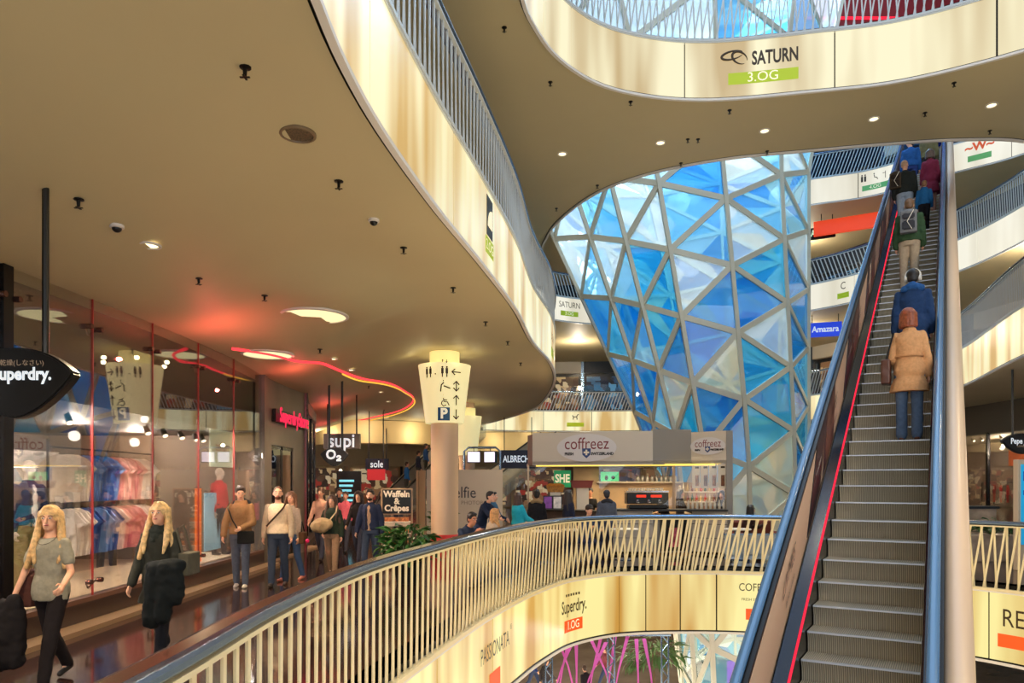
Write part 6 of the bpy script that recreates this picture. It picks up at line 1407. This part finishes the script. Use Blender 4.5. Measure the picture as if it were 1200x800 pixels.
q = pB['W'] @ (pB['hipl']+Vector((.26, .06, .14))); blob('shoulder_bag', 'olive grey shoulder bag on the far side of the woman with the dark scarf', 'bag', q, [('b', (0, 0, 0), (.14, .3, .24))], cloth((92, 88, 76), 20), .014, 0, [([Vector((0, -.1, .1)), Vector((-.07, -.1, .36)), Vector((-.07, .05, .4)), Vector((0, .1, .1))], .013, cloth((92, 88, 76), 20))])
pC = person('man with short dark hair in a brown zip jacket and jeans, looking down', (at(282, 12.9), 12.9, 0), 6, 1.78, dict(lL=(5, 3), lR=(-4, 5), aL=(16, 10, 52, 34), aR=(6, 16, 24, 6), pitch=16, yaw=18), top=(134, 98, 66), pants=(86, 90, 104), shoes=(226, 210, 196), hair=(56, 38, 30), px=118, hood=(40, 44, 52), inner=None, bulk=.012)
q = pC['W'] @ (pC['hipl']+Vector((.14, -.2, -.07))); blob('messenger_bag', 'black messenger bag worn by the man in the brown jacket', 'bag', q, [('b', (0, 0, 0), (.28, .09, .22))], cloth((26, 24, 24), 20), .014, .3, [([Vector((-.1, 0, .1)), Vector((-.22, .02, .3)), Vector((-.30, .05, .52)), Vector((-.28, .16, .6))], .013)])
pD = person('balding bearded man in a cream padded vest over light sleeves and jeans', (at(326, 13.1), 13.1, 0), 4, 1.78, dict(lL=(-6, 10), lR=(9, 3), aL=(2, 12, 18, 0), aR=(-4, 12, 14, 0), yaw=14), top=(224, 196, 164), vest=(176, 154, 132), pants=(54, 62, 80), shoes=(50, 36, 28), hair=(90, 56, 40), hs='buzz', kind='vest', px=118, beard=(104, 62, 44), bulk=.014)
bm = bmesh.new(); tube(bm, [pD['W'] @ (pD['hipl']+Vector(v)) for v in ((-.17, -.14, .12), (-.02, -.165, .28), (.12, -.14, .44), (.13, -.02, .51), (.0, .15, .36))], .016, 6); tag(obj('bag_strap', bm, cloth((70, 50, 36), 20)), 'dark diagonal bag strap across the cream vest', 'strap')
pE = person('woman in a grey striped jacket half hidden behind the man in the cream vest', (at(341.5, 13.8), 13.8, 0), -20, 1.68, dict(lL=(-10, 12), lR=(12, 3), aL=(0, 10, 14, 0), yaw=25), top=(150, 134, 122), pants=(70, 92, 128), shoes=(214, 120, 96), hair=(110, 72, 50), hs='long', fem=True, px=110)
q = pE['W'] @ (pE['hipl']+Vector((.26, .0, -.08))); blob('handbag', 'brown handbag with a pink ball beside the couple on the walkway', 'bag', q, [('b', (0, 0, 0), (.1, .26, .22))], cloth((96, 66, 44), 20), .014, 0, [([Vector((0, -.1, .1)), Vector((-.02, 0, .3)), Vector((0, .1, .1))], .012)])
bm = bmesh.new(); ell(bm, q+Vector((.1, -.06, -.06)), (.04, .04, .04)); tag(obj('pom_pom', bm, cloth((226, 50, 110), 40), None, True), 'small pink ball hanging by the brown handbag', 'ornament')
pF = person('long-haired woman in a dark green top and beige trousers on the walkway', (at(389, 14.4), 14.4, 0), 0, 1.60, dict(lL=(12, 6), lR=(-12, 16), aL=(2, 12, 20, 0), aR=(6, 14, 40, 20)), top=(40, 50, 40), pants=(150, 118, 92), shoes=(70, 50, 40), hair=(74, 46, 34), hs='longer', fem=True, px=94, slim=1.08, bulk=.014)
q = pF['W'] @ (pF['hipl']+Vector((-.14, -.2, .18))); blob('slouch_bag', 'large slouchy beige bag on the front of the woman in dark green', 'bag', q, [('e', (0, 0, 0), (.22, .11, .13)), ('e', (-.04, 0, -.03), (.2, .1, .14))], cloth((176, 148, 112), 14), .014, 0, [([Vector((.14, 0, .08)), Vector((.26, .04, .24)), Vector((.26, .12, .36))], .014, cloth((200, 176, 140), 20))], ruf=.025)
pG = person('bearded man in an open navy jacket over a beige jumper', (at(434, 14.9), 14.9, 0), -3, 1.72, dict(lL=(-8, 14), lR=(14, 4), aL=(-6, 12, 12, 0), aR=(6, 14, 14, 0)), top=(40, 46, 70), pants=(60, 70, 92), shoes=(40, 36, 34), hair=(40, 30, 26), beard=(56, 40, 32), inner=(166, 132, 106), px=96, bulk=.012)
bgp = [(376, 17.5, 1.78, 'tall dark-haired woman in a pale jacket behind the woman in dark green', (196, 150, 130), (90, 60, 44), 'bun', True), (405, 19.5, 1.66, 'teenager in a bright pink top far down the walkway', (232, 110, 130), (60, 42, 34), 'short', False), (420, 16.8, 1.70, 'dark-haired woman in a black open jacket behind the bearded man', (40, 34, 34), (50, 34, 30), 'long', True), (398, 22, 1.72, 'distant man in a dark coat beyond the pink top', (50, 46, 52), (40, 30, 26), 'short', False), (448, 21, 1.68, 'distant woman in a grey coat walking behind the menu board', (110, 100, 96), (66, 46, 36), 'long', True), (467, 27, 1.7, 'far shopper in a dark jacket near the distant escalator foot', (44, 48, 60), (40, 30, 26), 'short', False), (430, 30, 1.7, 'far shopper in a brown jacket down the walkway', (120, 90, 66), (50, 36, 30), 'short', False)]
for px, d, H, lb, c, hc_, hs, fm in bgp: person(lb, (at(px, d), d, 0), rr5.uniform(-15, 15), H, WALK, top=c, pants=(60, 60, 74), hair=hc_, hs=hs, fem=fm, px=70)
# --- cafe
def sitter(cx, d, face, H, label, **k): return person(label, (at(cx, d), d, 0), face, H, k.pop('pose', SIT), seat_z=.46, **k)
sitter(541, 13.4, 40, 1.74, 'seated young man with short black hair leaning his cheek on his hand behind the railing', pose=dict(lL=(84, 86), lR=(84, 86), aL=(40, 8, 110, 30), aR=(46, 10, 95, 30), lean=26, pitch=10), top=(44, 52, 72), hair=(30, 24, 24), skin=(196, 132, 100), px=90)
sitter(572, 14.6, 110, 1.66, 'seated woman with light brown hair and a beige jumper by the railing', top=(186, 164, 140), hair=(190, 138, 82), hs='long', fem=True, px=85)
person('person in a dark navy jacket with black hair leaning over the cafe table', (at(563, 16.6), 16.6, 0), 60, 1.70, dict(lean=22, aL=(40, 8, 30, 10), aR=(44, 8, 30, 10), lL=(8, 4), lR=(-10, 6)), top=(30, 38, 60), hair=(26, 22, 24), px=85, hs='short')
person('boy with black hair just behind the person in navy', (at(578, 17.6), 17.6, 0), 70, 1.62, dict(aL=(20, 8, 40, 10)), top=(50, 90, 120), hair=(30, 26, 26), px=70)
person('girl with long brown hair in a turquoise padded jacket', (at(607, 17.0), 17.0, 0), 130, 1.60, dict(aL=(20, 8, 50, 10), aR=(20, 8, 50, 10)), top=(40, 168, 190), hair=(66, 42, 36), hs='longer', fem=True, px=80, bulk=.03)
person('woman in a black coat with a tan fur hood seen from behind', (at(629, 17.6), 17.6, 0), 175, 1.66, STAND, top=(30, 28, 32), hair=(34, 28, 28), hs='bun', fem=True, px=80, hood=(150, 120, 84), bulk=.035, kind='coat')
person('woman with very long black hair in a dark blue jacket at the kiosk', (at(666, 17.8), 17.8, 0), 120, 1.66, STAND, top=(38, 42, 62), hair=(30, 22, 24), hs='longer', fem=True, px=80)
person('waitress with dark tied-back hair and a black top behind the side counter', (at(692, 20.5), 20.6, 0), 0, 1.70, dict(aL=(30, 8, 40, 10), aR=(30, 8, 40, 10)), top=(26, 24, 26), hair=(36, 26, 24), hs='pony', fem=True, px=80, kind='tee', sleeve=.4, skin=(206, 146, 112))
person('person in a grey and black hooded jacket seen from behind at the kiosk', (at(711, 17.9), 17.9, 0), 180, 1.66, STAND, top=(84, 90, 104), hair=(40, 40, 46), hs='short', px=80, cap_=((64, 68, 78), False), hood=(50, 52, 60), bulk=.03)
sitter(687, 16.5, 20, 1.72, 'seated man with a flat dark cap and a denim jacket facing the railing', top=(52, 74, 110), hair=(40, 30, 26), px=85, cap_=((60, 54, 48), True))
person('barista with long dark hair inside the glass kiosk', (at(797, 20.2), 20.2, 0), 60, 1.66, dict(aL=(30, 8, 40, 10)), top=(60, 50, 46), hair=(44, 28, 24), hs='long', fem=True, px=75)
person('barista bending at the espresso machine', (at(780, 20.4), 20.4, 0), -50, 1.62, dict(lean=14, aL=(40, 8, 40, 10), aR=(40, 8, 40, 10)), top=(40, 34, 34), hair=(96, 56, 36), hs='bun', fem=True, px=70)
person('dark-haired attendant at the right end inside the kiosk', (at(846, 19.9), 19.9, 0), -30, 1.62, STAND, top=(44, 34, 30), hair=(40, 28, 24), hs='long', fem=True, px=70)
person('woman with black hair seated on the brown lounge seat seen from behind', (at(872, 18.2), 18.1, 0), 100, 1.62, SIT, seat_z=.45, top=(60, 40, 38), hair=(26, 22, 24), hs='long', fem=True, px=75)
# --- escalator riders (all facing up the flight)
UPF = math.degrees(-math.atan2(UH.x, UH.y))+180
def rider(cx, cy, H, label, pose=STAND, dface=0, **k): return person(label, on_step(cx, cy), UPF+dface, H, pose, **k)
e1 = rider(1061, 511, 1.70, 'auburn-haired woman in a tan trench coat and jeans on the escalator', dict(lL=(2, 2), lR=(-3, 4), aL=(2, 10, 46, 20), aR=(0, 11, 8, 0), yaw=-38), top=(206, 152, 104), pants=(92, 112, 140), shoes=(110, 62, 44), hair=(140, 70, 40), hs='bob', fem=True, kind='coat', hem=-.30, px=155, bulk=.012, flare=.012, slim=1.04)
bm = bmesh.new(); tube(bm, [e1['W'] @ (e1['hipl']+Vector((.205*math.cos(a)*.78, .150*math.sin(a)*.93, .165))) for a in [i*PI/12 for i in range(25)]], .016, 6); o = obj('belt', bm, cloth((190, 136, 90), 20), None, True); o.parent = e1['root']; o.matrix_parent_inverse = e1['W'].inverted()
q = e1['W'] @ (e1['hipl']+Vector((.27, .0, -.02))); blob('shoulder_bag', 'brown leather shoulder bag at the left side of the trench coat woman', 'bag', q, [('b', (0, 0, 0), (.11, .26, .32))], mat('leather_dark', (86, 46, 30), .4), .014, e1['root'].rotation_euler.z, [([Vector((0, -.1, .14)), Vector((-.09, -.08, .5)), Vector((-.09, .06, .5)), Vector((0, .1, .14))], .012)])
e2 = rider(1068, 455, 1.78, 'man with big white headphones in a navy hooded coat on the escalator', top=(34, 58, 96), pants=(44, 48, 60), shoes=(60, 70, 110), hair=(28, 24, 24), px=130, kind='coat', hem=-.20, hood=(40, 84, 140), bulk=.022, pose=STAND)
bm = bmesh.new(); hc_ = e2['hc']; r3 = e2['W'].to_3x3()
tube(bm, [hc_+r3 @ Vector((.098*math.cos(a), .01, .03+.105*math.sin(a))) for a in [i*PI/10 for i in range(11)]], .012, 6)
hd = empty('headphones', hc_, 0, 'white over-ear headphones worn by the man in the navy hooded coat', 'headphones'); bmesh.ops.translate(bm, vec=-hc_, verts=bm.verts); obj('headband', bm, m_white, hd, True)
for sd in (-1, 1):
    bm = bmesh.new(); c_ = r3 @ Vector((sd*.088, .01, 0)); tube(bm, [c_*.88, c_*1.22], .042, 14); obj('ear_cup', bm, m_cup, hd, True)
e3 = rider(1065, 338, 1.80, 'man in a dark green hooded jacket with a grey patterned backpack', top=(52, 76, 50), pants=(178, 158, 132), shoes=(60, 54, 46), hair=(110, 80, 56), px=90, hood=True, bulk=.03)
backpack(e3, cloth((120, 120, 122), 9), cloth((60, 60, 66), 9), 'grey and black patterned backpack on the man in green', 1.05)
e4 = rider(1060, 270, 1.78, 'bald man in a black leather jacket and light jeans carrying a dark rucksack', top=(38, 42, 40), pants=(150, 164, 180), shoes=(40, 38, 40), hair=(190, 150, 120), hs='buzz', px=75, bulk=.03, pose=dict(STAND, yaw=-25))
backpack(e4, cloth((74, 62, 50), 12), cloth((50, 42, 36), 12), 'dark brown rucksack hanging at the left of the bald man', .95, 1)
rider(1083, 271, 1.25, 'child in a blue hooded jacket and black trousers with a white stripe', top=(32, 96, 150), pants=(28, 28, 34), shoes=(150, 80, 60), hair=(130, 90, 60), px=62, hood=True, bulk=.02)
rider(1092, 252, 1.68, 'woman in a burgundy coat near the top of the escalator', top=(104, 30, 56), pants=(170, 130, 116), shoes=(110, 60, 50), hair=(70, 52, 46), hs='bob', fem=True, kind='coat', px=70, bulk=.015)
rider(1050, 236, 1.76, 'man in a bright blue jacket looking to the left near the top of the escalator', top=(34, 84, 148), pants=(40, 60, 120), hair=(50, 36, 30), px=70, bulk=.02, pose=dict(STAND, yaw=70))
rider(1088, 222, 1.70, 'woman with a fur-trimmed khaki parka near the top of the escalator', top=(110, 104, 72), pants=(50, 46, 50), hair=(190, 130, 110), px=60, hood=(170, 160, 150), bulk=.03, hs='buzz')
rider(1060, 210, 1.8, 'big man in a dark blue jacket, highest on the left of the escalator', top=(28, 70, 110), pants=(40, 44, 60), hair=(150, 90, 80), px=60, bulk=.04, hs='buzz')
rider(1092, 200, 1.7, 'person in a royal blue jacket highest on the right of the escalator', top=(34, 50, 150), pants=(40, 44, 60), hair=(40, 34, 34), px=60, bulk=.02)
# --- far escalator and ground floor
for k, (t_, c, lb) in enumerate(((.2, (40, 110, 180), 'far person in a light blue jacket low on the distant escalator'), (.32, (44, 50, 70), 'far person in a dark jacket in the middle of the distant escalator'), (.42, (50, 90, 150), 'far person in a blue jacket on the distant escalator'), (.56, (220, 214, 204), 'far man in a white shirt high on the distant escalator'))):
    v = Vector((FA.x, FA.y, 0)).lerp(Vector((FB.x, FB.y, 4.9)), int(t_*26)/26+.02); v.z = 4.9*(int(t_*26)+1)/26; person(lb, v, 110, 1.74, STAND, top=c, pants=(70, 72, 70), px=45)
for k, (px, d, c, lb) in enumerate(((625, 29, (40, 60, 120), 'shopper in a blue jacket on the ground floor, leftmost below the fascia'), (640, 27.5, (60, 56, 60), 'shopper in a grey jacket on the ground floor beside the blue one'), (690, 26.5, (36, 34, 40), 'dark-clothed person bending at the pink ribbons on the ground floor'), (709, 29.5, (120, 60, 70), 'shopper in a dark red top on the ground floor behind the ribbons'))):
    person(lb, (at(px, d), d, -6.5), 60+70*k, 1.75, dict(WALK, lean=30) if k == 2 else WALK, top=c, px=50)
# --- mannequins in the left window
def mannequin(x, y, z, face, top, pants, label, kind='jacket', headless=True, inner=None):
    r_ = person(label, (x, y, z), face, 1.85, dict(aL=(0, 8, 12, 0), aR=(0, 8, 12, 0), lL=(3, 0), lR=(-3, 0)), top=top, pants=pants, hair=(210, 200, 190), hs='none', skin=(214, 196, 178), px=50, vox=.014, kind=kind, inner=inner)
    r_['root'].name = 'mannequin'; r_['root']['category'] = 'mannequin'; return r_
mannequin(-6.5, 9.75, .3, 70, (40, 48, 76), (150, 132, 92), 'mannequin in a navy open jacket, white shirt and khaki trousers at the left window edge', inner=(226, 216, 204))
mannequin(-7.6, 13.6, .05, 60, (70, 50, 44), (60, 54, 52), 'mannequin in a dark brown jacket in the middle of the left window')
mannequin(-7.2, 14.3, .32, 70, (120, 96, 76), (70, 64, 60), 'mannequin in a tan hooded jacket near the far end of the left window')
mannequin(-6.3, 15.6, .32, 75, (196, 60, 60), (60, 54, 60), 'mannequin in a red top beside the blue poster in the left window')

bpy.data.scenes.remove(TMP)
